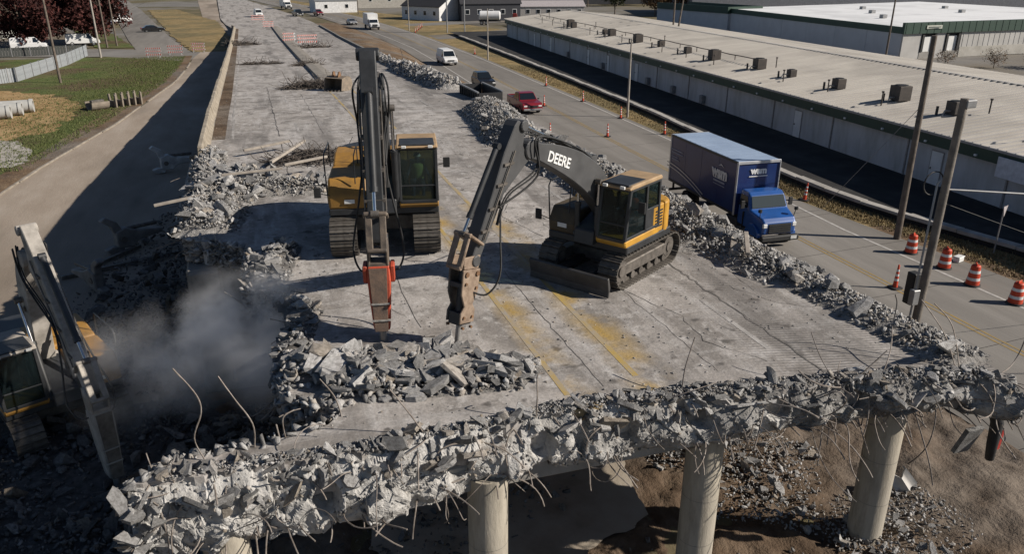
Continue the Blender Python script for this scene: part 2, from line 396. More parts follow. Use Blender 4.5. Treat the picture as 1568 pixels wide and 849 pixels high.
def rubble(name, label, caps, zf, nbig, nsmall, sbig, ssmall, seed, slabby=.5, mat=RUB, lib=None, cat='rubble pile', bed=True, clip=None, spread=1., group=None, tilt=.5, bedclip=None, bedk=.75, bedm=None):
    rnd = random.Random(seed); P = Pile(caps, zf); lib = lib or CH
    cx = sum(a[0] + b[0] for a, b, r, h in caps) / (2 * len(caps)); cy = sum(a[1] + b[1] for a, b, r, h in caps) / (2 * len(caps))
    o = thing(name, label, cat, (cx, cy, zf(cx, cy)), 0, group); off = Vector(o.location)
    def spot():
        while True:
            x, y = P.sample(rnd, spread)
            if clip is None or clip(x, y): return x, y
    if bed:
        step = max(.12, (max(r for *_, r, h in caps)) / 9)
        x0 = min(min(a[0], b[0]) - r for a, b, r, h in caps); x1 = max(max(a[0], b[0]) + r for a, b, r, h in caps)
        y0 = min(min(a[1], b[1]) - r for a, b, r, h in caps); y1 = max(max(a[1], b[1]) + r for a, b, r, h in caps)
        xs = frange(x0, x1, step); ys = frange(y0, y1, step); m = MB(); idx = {}
        for j, y in enumerate(ys):
            for i, x in enumerate(xs):
                hh = P.h(x, y)
                if (clip and not clip(x, y)) or (bedclip and not bedclip(x, y)): hh = 0
                z = zf(x, y) + hh * bedk * (.75 + .5 * noise.noise(Vector((x * 2.3, y * 2.3, seed)))) - (.04 if hh <= 0 else 0)
                idx[i, j] = (len(m.v), hh); m.v.append((x - off.x, y - off.y, z - off.z))
        for j in range(len(ys) - 1):
            for i in range(len(xs) - 1):
                q = [idx[i, j], idx[i + 1, j], idx[i + 1, j + 1], idx[i, j + 1]]
                if max(a[1] for a in q) > 0: m.f.append([a[0] for a in q])
        m.build('rubble_bed', bedm or RUBD, o)
    for i in range(nbig):
        x, y = spot(); sz = sbig[0] + (sbig[1] - sbig[0]) * rnd.random() ** 1.7; sz *= 1.45 if rnd.random() < .08 else 1
        kd = 'slab' if rnd.random() < slabby else 'lump'
        z = zf(x, y) + P.h(x, y) * rnd.uniform(.72, 1.0) + sz * rnd.uniform(.05, .3)
        e = (rnd.gauss(0, tilt), rnd.gauss(0, tilt), rnd.uniform(0, 6.28))
        sc = (sz * rnd.uniform(.85, 1.35), sz * rnd.uniform(.5, 1), sz * (rnd.uniform(.55, 1.) if kd == 'lump' else rnd.uniform(.4, 1.)))
        instm('concrete_chunk', rnd.choice(lib[kd]), o, (x - off.x, y - off.y, z - off.z), e, sc)
    it = []
    for i in range(nsmall):
        x, y = spot(); sz = rnd.uniform(*ssmall) * (rnd.random() ** .8 + .25)
        z = zf(x, y) + P.h(x, y) * rnd.uniform(.75, 1.02) + sz * .15
        it.append(('slab' if rnd.random() < slabby else 'lump', rnd.randint(0, 13), (x - off.x, y - off.y, z - off.z), (rnd.gauss(0, .7), rnd.gauss(0, .7), rnd.uniform(0, 6.28)), (sz, sz * rnd.uniform(.6, 1), sz * rnd.uniform(.5, 1))))
    if it: merged('small_rubble', it, mat, o)
    return o
# ================================================================= SETTING
m = MB(); m.add([(-1500, -400, -.06), (1500, -400, -.06), (1500, 2200, -.06), (-1500, 2200, -.06)], [(0, 1, 2, 3)])
m.build('ground', G_LAND, kind='structure')
def bumpy(name, x0, x1, y0, y1, step, amp, mat, zf=lambda x, y: 0, sc=.5, seed=0):
    xs = frange(x0, x1, step); ys = frange(y0, y1, step); m = MB()
    for y in ys:
        for x in xs:
            e = min(1, min(x - x0, x1 - x, y - y0, y1 - y) / (step * 3))
            n1 = noise.fractal(Vector((x * sc, y * sc, seed)), 1., 2., 5)
            m.v.append((x, y, zf(x, y) + e * amp * n1))
    w = len(xs)
    for j in range(len(ys) - 1):
        for i in range(w - 1): k = j * w + i; m.f.append((k, k + 1, k + 1 + w, k + w))
    o = m.build(name, mat, smooth=60, kind='structure'); return o
def dirtz(x, y):
    z = .02
    if x > 14.5: z += min(1, (x - 14.5) / 2.5) * .22 * max(0, 1 - max(0, x - 18.6) / 2.)
    if 1. < x < 9.4 and 13.2 < y < 24.6: z -= .06
    z += .3 * math.exp(-((x - 12) ** 2) / 9 - ((y - 17.5) ** 2) / 5)
    return z
bumpy('dirt_ground', -2.6, 20.6, 1.5, 25.2, .14, .19, G_DIRT, dirtz, .95)
q = blob([(2.2, 14.2), (5.5, 13.6), (8.6, 14.6), (9.1, 16.6), (9.3, 19.5), (8.8, 24.4), (1.2, 24.4), (1.3, 17)], 0.13, 0.25, 0.25); m = MB(); m.add(q, [range(len(q))]); m.build('street_under_bridge', ground_material('pale_street', [(.3, (.27, .23, .18)), (.5, (.34, .3, .245)), (.7, (.4, .355, .3))], .5, [(.3, (.2, .16, .12)), (.7, (.3, .25, .2))], .25, .02, 6.), kind='structure')
bumpy('demolition_ground', -18, -2.58, 1.5, 27.5, .25, .13, G_DIRT, lambda x, y: .01, .5, 3)
# frontage road on the left of the overpass
LK = [(-40, -17.5), (27, -17.5), (55.3, -16.1), (62.2, -15.3), (79.5, -12.4), (108, -9.3), (126, -8.7), (200, -9.), (400, -20)]
def off(tab, d): return [(a, b + d) for a, b in tab]
sheet('road_left', off(LK, 0), [(-40, -2.6), (27, -2.6), (190, -2.6), (230, -6.5), (400, -12)], lambda y: .0 if y > 27.4 else -.02, G_ROADL, [-40, 10, 27.5, 40, 55.3, 62.2, 79.5, 95, 108, 117, 126, 160, 190, 230, 400])
m = MB(); ks = [27, 40, 55.3, 62.2, 70, 79.5, 90, 100, 108, 117, 126, 131]
kr = tag(bpy.data.objects.new('kerb_left', None), kind='structure'); link(kr)
for a, b in zip(frange(28, 130, 3.4), frange(28, 130, 3.4)[1:]):
    if random.random() < .12: continue
    b -= .12
    xa, xb = lerp_prof(LK, a), lerp_prof(LK, b); j = random.uniform(-.05, .05)
    m = MB(); m.prism([(xa - .16, a), (xa + .04 + j, a), (xb + .04 + j, b), (xb - .16, b)], 'z', -.03, .1); m.build('kerb_stone', M('kerb_old', (.3, .265, .22), .9, (.17, .145, .115), 1.3, 7), kr, bevel=.025)
sheet('lawn', [(40, -70), (150, -70)], off(LK, -.2), .008, G_GRASS, [27.5, 40, 55.3, 62.2, 70, 79.5, 90, 100, 108, 117, 126, 143])
# dirt strip between kerb and grass, straw patch, concrete apron
sheet('dirt_shoulder', off([(28, -21), (50, -19.5), (62, -17.4), (70, -16.2), (79.5, -15.2), (95, -13.0), (108, -11.2), (126, -10.3), (141, -10.3)], 0), off(LK, -.2), .014, G_RED, [28, 40, 50, 55, 62, 70, 79.5, 87, 95, 108, 117, 126, 141])
q = blob([(-30, 76), (-21, 73.5), (-17.5, 78), (-16.9, 87), (-18.5, 95), (-22, 101), (-28, 106), (-34, 103)], 0.018, 0.7, 0.6); m = MB(); m.add(q, [range(len(q))]); m.build('straw_ground', G_STRAW, kind='structure')
q = blob([(-24, 66), (-17.2, 63.2), (-16.6, 65.5), (-17.2, 69), (-19.4, 73.5), (-24, 77)], .03, .25, .7); m = MB(); m.add(q, [range(len(q))]); m.build('concrete_apron', M('apron', (.4, .37, .335), .9, (.3, .275, .245), .5), kind='structure')
# side street and the road beyond it
m = MB(); m.add([(-90, 163, .012), (-22, 143.2, .012), (-9, 132, .012), (-8, 146, .012), (-14, 152, .012), (-24, 157, .012), (-90, 181, .012)], [range(7)]); m.build('side_street', G_YARD, kind='structure')
sheet('frontage_road_far', [(146, -17.5), (175, -22.5), (300, -42), (500, -75)], [(146, -9.3), (175, -14.5), (300, -33), (500, -66)], .016, G_ROAD, [146, 175, 300, 500])
q = blob([(-9.2, 147), (-4, 146), (-3.4, 175), (-7.2, 230), (-22, 300), (-31, 300), (-14.5, 178)], 0.03, 0.5, 1.2); m = MB(); m.add(q, [range(len(q))]); m.build('dry_median', G_TAN, kind='structure')
q = blob([(-25, 158.5), (-19.5, 158), (-24, 178), (-33, 215), (-42, 250), (-44, 235), (-33, 186), (-28, 166)], 0.02, 0.3, 1.0); m = MB(); m.add(q, [range(len(q))]); m.build('grass_island', G_GRASS, kind='structure')
m = MB(); m.add([(-110, 172, .01), (-27, 160, .01), (-45, 236, .01), (-60, 300, .01), (-150, 300, .01)], [range(5)]); m.build('parking_lot_left', G_YARD, kind='structure')
# right-hand road
CL = [(-40, 26.0), (0, 26.1), (20, 26.2), (33, 26.7), (55, 27.6), (70, 28.4), (100, 29.8), (125, 30.4), (160, 30.2), (195, 29), (240, 26), (300, 19.5), (420, 2)]
EL = [(-40, 29.7), (33, 29.9), (38, 30.2), (56, 32.4), (76, 33.2), (124, 34.5), (160, 34.4), (195, 33.2), (240, 30.2), (300, 23.7), (420, 6.2)]
RL = [(-40, 20.2), (33, 20.4), (60, 21.4), (80, 22.8), (110, 24.4), (143, 25.6), (170, 25.), (201, 23.2), (240, 20.0), (300, 13.5), (420, -4)]
RR = [(-40, 33.0), (18, 32.6), (30, 32.1), (36, 31.2), (42, 31.2), (56, 33.0), (76, 33.9), (124, 35.2), (160, 35.2), (195, 34), (240, 31), (300, 24.5), (420, 7)]
YS = [-40, -10, 10, 20, 26, 33, 40, 48, 56, 63, 70, 76, 85, 100, 112, 125, 142, 160, 178, 195, 217, 240, 270, 300, 360, 420]
rr = sheet('road_right', RL, RR, .03, G_ROAD, YS)
YLINE = M('road_yellow_worn', (.3, .2, .055), .8, (.19, .155, .1), 3, 6)
WLINE = M('road_white_worn', (.48, .46, .43), .8, (.3, .285, .265), 3, 6)
for d in (-.16, .1): sheet('yellow_line', off(CL, d), off(CL, d + .12), .036, YLINE, YS, None, rr)
sheet('edge_line', off(EL, 0), off(EL, .15), .036, WLINE, YS, None, rr)
sheet('edge_line', off(RL, 2.0), off(RL, 2.15), .036, WLINE, YS, None, rr)
for y in frange(14, 140, 5.2):
    w = .02 if y > 60 else .03
    m = MB(); m.add([(lerp_prof(RL, y) + .05, y, .034), (lerp_prof(RR, y) - .05, y + .8, .034), (lerp_prof(RR, y) - .05, y + .8 + w, .034), (lerp_prof(RL, y) + .05, y + w, .034)], [(0, 1, 2, 3)]); m.build('pavement_joint', G_LOT, rr)
# dry verge, retaining edge wall, car park
KB = [(-40, 37.5), (20, 36.8), (27, 35.6), (33.7, 34.2), (38, 33.7), (43.8, 33.9), (68, 36.6), (99.5, 38.4), (151, 40.7), (170, 41.2)]
sheet('dry_verge', off(RR, -.05), [(-40, 60), (160, 60), (240, 44), (300, 30), (420, 12)], .02, G_TAN, YS)
bank = sheet('clay_bank', off(RR, .0), off(RR, 1.0), .026, G_RED, [y for y in YS if y < 40])
cp = sheet('car_park', KB, [(-40, 120), (170, 130)], .45, G_LOT, [-40, 0, 20, 33.7, 38, 43.8, 55, 68, 85, 99.5, 125, 151, 170])
wl = thing('retaining_kerb', 'long low retaining wall with pale concrete kerb top beside the dark car park', 'kerb wall')
dark = M('silt_fabric', (.022, .021, .02), .9, (.012, .012, .012), 2, 4)
for a, b in zip(frange(18, 160, 3.), frange(18, 160, 3.)[1:]):
    xa, xb = lerp_prof(KB, a), lerp_prof(KB, b); z = .5 + .03 * math.sin(a * .7)
    m = MB(); m.prism([(xa - .28, a), (xa + .3, a), (xb + .3, b - .03), (xb - .28, b - .03)], 'z', .3, z); m.build('kerb_block', G_KERB, wl, bevel=.02)
m = MB()
for a, b in zip(frange(18, 160, 3.), frange(18, 160, 3.)[1:]):
    xa, xb = lerp_prof(KB, a), lerp_prof(KB, b)
    m.prism([(xa - .2, a), (xa + .2, a), (xb + .2, b), (xb - .2, b)], 'z', -.05, .3)
m.build('wall_face', dark, wl)
# yards behind the warehouses, drive, far road pads
m = MB(); m.add([(62, 20, .5), (200, 20, .5), (200, 97, .5), (62, 97, .5)], [(0, 1, 2, 3)]); m.build('loading_yard', G_YARD, kind='structure')
m = MB(); m.add([(60, 97, .46), (94, 97, .46), (101, 158, .46), (104, 190, .46), (60, 190, .46)], [range(5)]); m.build('back_lane', G_LOT, kind='structure')
m = MB(); m.add([(36, 158, .03), (60, 166, .03), (75, 190, .03), (75, 196, .03), (56, 178, .03), (36, 168, .03)], [range(6)]); m.build('driveway', G_YARD, kind='structure')
m = MB(); m.add([(38, 196, .03), (110, 215, .03), (110, 224, .03), (38, 205, .03)], [range(4)]); m.build('gravel_lane', G_YARD, kind='structure')

# ================================================================= OVERPASS
ov = thing('overpass', 'grey concrete overpass being demolished, broken open at its near end', 'overpass')
def rag(p, q, amp, n=None, rnd=random.Random(3)):
    p = Vector(p); q = Vector(q); L = (q - p).length; n = n or max(2, int(L / .16)); d = (q - p) / n; nn = Vector((-d.y, d.x)).normalized()
    return [tuple(p + d * i + nn * (rnd.uniform(-amp, amp) if i else 0)) for i in range(n)]
FRONT = [(-2.75, 12.45), (-.6, 12.3), (1.6, 12.2), (4.7, 12.42), (7.8, 12.05), (11.4, 11.5), (13.7, 11.1), (14.75, 10.55)]
def front_s(t): return lerp_prof([(a, b) for a, b in FRONT], t)
poly = []
for a, b in zip(FRONT, FRONT[1:]): poly += rag(a, b, .07)
poly += rag((14.75, 10.55), (14.8, 14), .1) + rag((14.8, 14), (14.85, 40), .12, 60)
poly += [(14.9, 40), (14.9, 42), (-2.8, 42), (-2.8, 40)]
HOLE = [(-2.8, 26.1), (-1.6, 25.2), (-.75, 24.3), (-.8, 20.9), (.15, 20.1), (.6, 18.3), (.1, 16.9), (-.25, 15.7), (-.1, 14.7), (.9, 13.75), (.6, 13.3), (-.6, 13.05), (-2.2, 13.0), (-2.75, 12.45)]
for a, b in zip(HOLE, HOLE[1:]): poly += rag(a, b, .12)
def extrude_poly(poly, z0, z1, name, mat, parent):
    bm = bmesh.new(); vs = [bm.verts.new((x, y, z1)) for x, y in poly]; f = bm.faces.new(vs)
    r = bmesh.ops.extrude_face_region(bm, geom=[f]); nv = [x for x in r['geom'] if isinstance(x, bmesh.types.BMVert)]
    for x in nv: x.co.z = z0 + .0
    bmesh.ops.recalc_face_normals(bm, faces=bm.faces)
    bmesh.ops.triangulate(bm, faces=[f for f in bm.faces if len(f.verts) > 4])
    me = bpy.data.meshes.new(name); bm.to_mesh(me); bm.free(); me.materials.append(mat)
    return link(bpy.data.objects.new(name, me), parent)
slab = extrude_poly(poly, 4.5, 5.3, 'deck_slab', DECK, ov)
# far deck follows the falling grade, solid sides below
m = MB(); ys = frange(42, 215, 3.5) + [240, 300, 420]
L0 = [(42, -2.8), (190, -2.8), (230, -6.4), (420, -12)]
for y in ys:
    a, b = lerp_prof(L0, y), lerp_prof(RE, y)
    for k in range(7): m.v.append((a + (b - a) * k / 6, y, deck_z(y)))
for i in range(len(ys) - 1):
    for k in range(6): j = i * 7 + k; m.f.append((j, j + 1, j + 8, j + 7))
m.build('road_deck', DECK, ov)
def side(tab, name, mat, y0, y1, flip, z0=-.1, lower=0.02, inset=.0):
    m = MB(); ys = frange(y0, y1, 3.5)
    for y in ys: x = lerp_prof(tab, y) + inset; m.v += [(x, y, z0), (x, y, deck_z(y) - lower)]
    for i in range(len(ys) - 1): k = i * 2; m.f.append((k, k + 1, k + 3, k + 2))
    return m.build(name, mat, ov)
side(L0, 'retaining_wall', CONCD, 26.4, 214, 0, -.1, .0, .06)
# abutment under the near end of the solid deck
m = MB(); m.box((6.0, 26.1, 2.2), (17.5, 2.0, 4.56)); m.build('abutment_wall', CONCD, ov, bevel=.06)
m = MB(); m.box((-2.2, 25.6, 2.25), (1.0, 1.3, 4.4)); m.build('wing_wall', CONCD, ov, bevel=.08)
# embankment falling from the deck to the right-hand road
m = MB(); ys = frange(30, 214, 2.); K = 12
for y in ys:
    a = lerp_prof(RE, y) - .05; b = lerp_prof(RL, y) - .15; b = max(b, a + .5)
    for k in range(K + 1):
        u = k / K; z = (deck_z(y) - .12) * ((1 - u) ** 1.15 if y < 60 else (1 - max(0, (u - .15) / .85) ** 1.8)) * min(1, (y - 29) / 14 if y < 43 else 1) + .04 + .16 * noise.fractal(Vector((a + (b - a) * u, y, 5)) * .5, 1, 2, 4) * (1 if 0 < k < K else 0)
        m.v.append((a + (b - a) * u, y, z))
for i in range(len(ys) - 1):
    for k in range(K): j = i * (K + 1) + k; m.f.append((j, j + 1, j + K + 2, j + K + 1))
m.build('embankment', G_RED, smooth=60, kind='structure')
# pier: cap beam and columns
m = MB(); m.box((5.75, 12.78, 4.12), (17.0, .85, .66)); m.build('pier_cap', CONC, ov, bevel=.04)
for t, s in ((3.55, 12.5), (8.55, 12.5), (13.45, 12.4), (-1.45, 12.5)):
    m = MB(); m.cyl((0, 0, -.3), (0, 0, 4.1), .41, n=40)
    co = m.build('column', CONCT, ov, smooth=40); co.location = (t, s, 0)
    for zz in (1.22, 2.44): m = MB(); m.cyl((0, 0, zz), (0, 0, zz + .012), .4125, n=40, cap=False); m.build('form_line', CONCD, co, smooth=40)
# broken slab face: crushed concrete with voids
def face_mat():
    m, n, b = newmat('crushed_face'); v = coords(n)
    f = noi(n, v, 2.2, 8, .7); g = noi(n, v, .8, 4)
    c = ramp(n, f, [(.3, (.22, .212, .2)), (.45, (.38, .37, .35)), (.62, (.54, .525, .5))])
    c = mix(n, ramp(n, g, [(.6, .0), (.72, .5)]), c, (.3, .2, .12))
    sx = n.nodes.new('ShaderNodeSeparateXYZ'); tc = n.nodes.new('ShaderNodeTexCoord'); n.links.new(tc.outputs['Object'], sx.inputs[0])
    dirt_shade = mth(n, 'MULTIPLY', ramp(n, mth(n, 'DIVIDE', sx.outputs[0], 15.), [(.3, .05), (.65, .8)]), ramp(n, noi(n, v, 1.6, 5, .6), [(.38, .0), (.6, 1.)]))  # patchy dirty tone with shadow painted in, darker towards the right end
    c = mix(n, dirt_shade, c, (.09, .085, .08))
    n.links.new(c, b.inputs['Base Color']); b.inputs['Roughness'].default_value = .95; b.inputs['Specular IOR Level'].default_value = .15
    bump(n, b, noi(n, v, 14, 6, .7), .05)
    return m
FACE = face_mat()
VOID = [(2.9, .5), (4.6, .45), (6.35, .42), (7.9, .4), (9.6, .42), (.4, .5), (11.4, .42)]
def facet(p, amp, tilt):
    c = noise.voronoi(p)[1][0]; h = noise.noise_vector(c * 7.31); d = p - c
    return amp * h.x + amp * tilt * 2.2 * (h.y * d.x + h.z * d.y)
def face_pt(t, w):
    zb = lerp_prof([(-3, 3.66), (2, 3.85), (5, 4.05), (8, 4.22), (10, 4.4), (13, 4.5), (15, 4.3)], t) + .1 * noise.noise(Vector((t * 1.7, 0, 9)))
    z = 5.33 + (zb - 5.33) * w
    s = front_s(t) + .15 - .42 * math.sin(PI * min(1, w * .85)) ** .7
    p = Vector((t * 1.0, z * 1.3, 2.))
    q = noise.fractal(Vector((t * 1.1, z * .8, 2.)), .9, 2.1, 3) * .18 + facet(Vector((t * 1.5, z * 1.2, 2.)), .24, .6) + facet(Vector((t * 4.2, z * 3.6, 4.)), .075, .2) + facet(Vector((t * 13, z * 12., 6.)), .016, .08)
    s += q * (.35 + .65 * min(1, w * 5))
    z += .13 * noise.noise(Vector((t * 2.9, 7, z))) * (1 if w < .2 else .5)
    for vt, vw in VOID:
        d = math.hypot((t - vt), (w - vw) * 1.15)
        if d < .27: s += .45 * (1 - (d / .27) ** 4)
    return (t, s, z)
m = MB(); NT, NZ = 760, 54
for i in range(NT + 1):
    t = -2.85 + 17.7 * i / NT
    for k in range(NZ + 1): m.v.append(face_pt(t, k / NZ))
    x, y, z = m.v[-1]; m.v.append((t, 12.7, z - .04))
    x, y, z = m.v[i * (NZ + 2)]
for i in range(NT):
    for k in range(NZ + 1): j = i * (NZ + 2) + k; m.f.append((j, j + NZ + 2, j + NZ + 3, j + 1))
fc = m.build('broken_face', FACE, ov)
# broken left end of the near strip
rnd = random.Random(11)
it = []
for i in range(1500):
    t = rnd.uniform(-2.9, 14.8); w = rnd.random() ** 2.2; p = face_pt(t, w); sz = rnd.uniform(.02, .07)
    it.append((rnd.choice(('slab', 'lump')), rnd.randint(0, 13), (p[0], p[1] - sz * .25, p[2]), (rnd.gauss(0, 1), rnd.gauss(0, 1), rnd.uniform(0, 6)), (sz, sz * .8, sz * .8)))
merged('crumbs', it, RUB, fc)
for i in range(110):
    t = rnd.uniform(-2.9, 14.8); w = .45 * rnd.random() ** 2; p = face_pt(t, w); sz = rnd.uniform(.08, .24)
    kd = rnd.choice(('slab', 'lump'))
    instm('concrete_chunk', rnd.choice(CH[kd]), fc, (p[0], p[1] - sz * .3, p[2]), (rnd.gauss(0, .8), rnd.gauss(0, .8), rnd.uniform(0, 6.28)), (sz, sz * rnd.uniform(.6, 1), sz * rnd.uniform(.5, .9)))
for i in range(34):      # large torn slabs leaning on the lip
    t = rnd.uniform(-2.7, 14.6); p = face_pt(t, rnd.uniform(.02, .4)); sz = rnd.uniform(.22, .42)
    instm('torn_slab', rnd.choice(CH['slab']), fc, (p[0], p[1] - sz * .12, p[2]), (rnd.gauss(-.7, .35), rnd.gauss(0, .3), rnd.gauss(0, .5)), (sz, sz * rnd.uniform(.6, .9), sz * rnd.uniform(.3, .6)))
# chunks at the left broken end of the strip
for i in range(70):
    sz = rnd.uniform(.1, .3); kd = rnd.choice(('slab', 'lump'))
    instm('concrete_chunk', rnd.choice(CH[kd]), fc, (rnd.uniform(-3.05, -2.3), rnd.uniform(11.9, 13.), rnd.uniform(3.6, 5.35)), (rnd.gauss(0, .9), rnd.gauss(0, .9), rnd.uniform(0, 6.28)), (sz, sz * rnd.uniform(.6, 1), sz * rnd.uniform(.5, .9)))
# ragged edge of the opening on the left
it = []
for a, b in zip(HOLE, HOLE[1:]):
    a = Vector(a); b = Vector(b)
    for i in range(int((b - a).length * 110)):
        p = a + (b - a) * rnd.random(); sz = rnd.uniform(.04, .22)
        it.append((rnd.choice(('slab', 'lump')), rnd.randint(0, 13), (p.x + rnd.gauss(0, .08), p.y + rnd.gauss(0, .08), rnd.uniform(4.5, 5.36)), (rnd.gauss(0, .8), rnd.gauss(0, .8), rnd.uniform(0, 6)), (sz, sz * .8, sz * .6)))
merged('broken_rim', it, RUB, ov)
# rebar strands: each a bent bar
def strand(p, d, L, r, curl, rnd, n=9, droop=.5):
    pts = [Vector(p)]; d = Vector(d).normalized(); ax = Vector((rnd.gauss(0, 1), rnd.gauss(0, 1), rnd.gauss(0, 1))).normalized()
    for i in range(n):
        d = (Matrix.Rotation(curl / n * rnd.uniform(.3, 1.7), 3, ax) @ d + Vector((0, 0, -droop / n))).normalized()
        pts.append(pts[-1] + d * L / n)
    return pts
nreb = 0
for i in range(64):
    for w, zz in ((.12, 0), (.85, 1)):
        t = -2.7 + 17.4 * (i + rnd.uniform(.2, .8)) / 64
        if rnd.random() < .55: continue
        p = face_pt(t, w); L = rnd.uniform(.25, .95); b = rnd.uniform(-1.2, .5)
        pts = strand((p[0], p[1] + .12, p[2]), (rnd.gauss(0, .18), -1, rnd.gauss(0, .15)), L, .013, b, rnd, 8, rnd.uniform(.1, 1.3))
        m = MB(); m.tube(pts, .015, 6); m.build('rebar', REBAR, ov, smooth=60)
for i in range(150):
    t = rnd.choice((rnd.uniform(-2.9, 14.8), rnd.uniform(-2.9, 14.8), rnd.uniform(8, 14.9))); w = rnd.choice((rnd.uniform(.0, .35), rnd.uniform(.6, 1.)))
    p = face_pt(t, w); up = rnd.random() < .2 and w < .3
    d = (rnd.gauss(0, .7), -.6 if not up else rnd.gauss(-.1, .4), rnd.uniform(.6, 1.2) if up else rnd.gauss(-.15, .5))
    pts = strand((p[0], p[1] + .1, p[2]), d, rnd.uniform(.4, 1.25) * (1.5 if rnd.random() < .2 else 1), .012, rnd.gauss(0, 3.4), rnd, 12, rnd.uniform(.2, 1.2) if not up else .05)
    m = MB(); m.tube(pts, .0145 if i % 3 else .01, 5); m.build('rebar', REBAR, ov, smooth=60); nreb += 1
for t0, s0, z0, pts in ((-1.6, 12.8, 5.3, [(0, 0, 0), (-.12, .05, .45), (.05, .1, .9), (.02, .15, 1.25), (-.3, .3, 1.75)]), (-.75, 12.95, 5.3, [(0, 0, 0), (.02, 0, .5), (-.25, .1, 1.05), (-.45, .2, 1.45)]),
                        (4.5, 12.3, 5.3, [(0, 0, 0), (.02, 0, .5), (.05, .1, .85), (.2, .2, .85)]), (7.7, 12.3, 5.3, [(0, 0, 0), (.1, .1, .5), (.45, .4, 1.)]),
                        (12.2, 11.6, 5.3, [(0, 0, 0), (.5, .4, .35), (.95, .9, .6), (1.05, 1.0, 1.1), (.95, 1., 1.35)]), (13.9, 11.3, 5.3, [(0, 0, 0), (-.1, .4, .7), (-.4, .9, 1.35)]), (14.0, 11.3, 5.3, [(0, 0, 0), (.1, .5, .8), (-.1, .9, 1.2)]),
                        (-.2, 13.1, 5.3, [(0, 0, 0), (.0, .0, .42), (.22, .1, .5)]), (-.3, 13.1, 5.3, [(0, 0, 0), (-.03, .02, .3)]), (.9, 13.5, 5.3, [(0, 0, -.1), (-.1, .1, .4), (-.35, .2, .8)]),
                        (14.9, 11., 5.2, [(0, 0, 0), (.5, .2, .0), (.8, .3, .3), (.9, .3, 1.)])):
    m = MB(); m.tube(catmull([(t0 + a, s0 + b, z0 + c) for a, b, c in pts]), .014, 6); m.build('rebar', REBAR, ov, smooth=60)
# bars poking out of the left edge and abutment
for i in range(46):
    k = rnd.random()
    if k < .45: p = (-2.8, rnd.uniform(26.5, 36), rnd.uniform(4.6, 5.2)); d = (-1, rnd.gauss(0, .3), rnd.gauss(0, .3))
    else:
        j = rnd.randint(0, len(HOLE) - 2); a, b = Vector(HOLE[j]), Vector(HOLE[j + 1]); q = a + (b - a) * rnd.random(); p = (q.x, q.y, rnd.uniform(4.55, 5.2)); d = (-.6 + rnd.gauss(0, .3), rnd.gauss(-.3, .6), rnd.gauss(0, .5))
    m = MB(); m.tube(strand(p, d, rnd.uniform(.35, 1.1), .011, rnd.gauss(0, 1.6), rnd), .012, 5); m.build('rebar', REBAR, ov, smooth=60)
# curled duct and slab pieces hanging below the right corner
m = MB(); m.slab([(14.2, 11.2, 3.2), (14.75, 11.3, 3.1), (14.7, 11.0, 3.9), (14.25, 11.0, 3.9)], .1); m.build('hanging_slab', RUB, ov)
m = MB(); m.tube([(14.9, 11.0, 4.5), (15.1, 10.95, 3.9), (15.05, 10.9, 3.4), (15.15, 10.95, 2.95)], .16, 10, .1); m.build('torn_duct', BLACK, ov, smooth=50)
m = MB(); m.slab([(15.22, 10.9, 3.2), (15.29, 10.9, 3.22), (15.32, 10.9, 3.7), (15.25, 10.9, 3.72)], .02); m.build('red_strap', M('red_fabric', (.4, .03, .02), .8), ov)
# parapet on the left edge: weathered barrier segments
par = MB()
rp = random.Random(5)
pp = None
for i, y in enumerate(frange(37.5, 196, 3.05)[:-1]):
    y1 = y + 3.02; za, zb = deck_z(y), deck_z(y1); xa, xb = lerp_prof(L0, y), lerp_prof(L0, y1)
    j = rp.uniform(-.02, .02); h = .62 + rp.uniform(-.05, .03)
    prof = [(-.02, -.02), (.42, -.02), (.42, .14), (.3, .28), (.24, h), (.02, h)]
    m = MB(); n = len(prof)
    m.add([(xa + a + j, y, za + b) for a, b in prof] + [(xb + a + j, y1, zb + b) for a, b in prof], [list(range(n)), list(range(n, 2 * n))[::-1]] + [(q, (q + 1) % n, (q + 1) % n + n, q + n) for q in range(n)])
    m.build('parapet_segment', M('parapet_concrete', (.34, .295, .23), .9, (.19, .16, .12), 1.6, 8, .04, 8), ov, bevel=.03)
# dirt gutter strip along the parapet
sheet('gutter_dirt', [(38, -2.36), (190, -2.36)], [(38, -1.75), (60, -1.6), (190, -1.8)], lambda y: deck_z(y) + .005, G_DIRT, frange(42, 190, 4), None, ov)
# median kerb: raised strip
for i, y in enumerate(frange(66, 196, 6.5)[:-1]):
    y1 = y + 6.46; za, zb = deck_z(y), deck_z(y1)
    prof = [(5.35, -.02), (7.0, -.02), (6.85, .2), (6.2, .26), (5.42, .22)]; n = 5
    m = MB(); m.add([(a, y, za + b) for a, b in prof] + [(a, y1, zb + b) for a, b in prof], [list(range(n)), list(range(n, 2 * n))[::-1]] + [(q, (q + 1) % n, (q + 1) % n + n, q + n) for q in range(n)])
    m.build('median_segment', M('median_concrete', (.28, .255, .22), .9, (.17, .15, .125), .9, 6), ov)
# low kerb on the far right edge
for y in frange(100, 196, 4.)[:-1]:
    y1 = y + 3.95; xa, xb = lerp_prof(RE, y), lerp_prof(RE, y1)
    m = MB(); v = [(xa - .3, y, deck_z(y) - .02), (xa, y, deck_z(y) - .02), (xb, y1, deck_z(y1) - .02), (xb - .3, y1, deck_z(y1) - .02)]
    m.add(v + [(a, b, c + .3) for a, b, c in v], [(3, 2, 1, 0), (4, 5, 6, 7), (0, 1, 5, 4), (1, 2, 6, 5), (2, 3, 7, 6), (3, 0, 4, 7)]); m.build('edge_kerb', CONCD, ov)
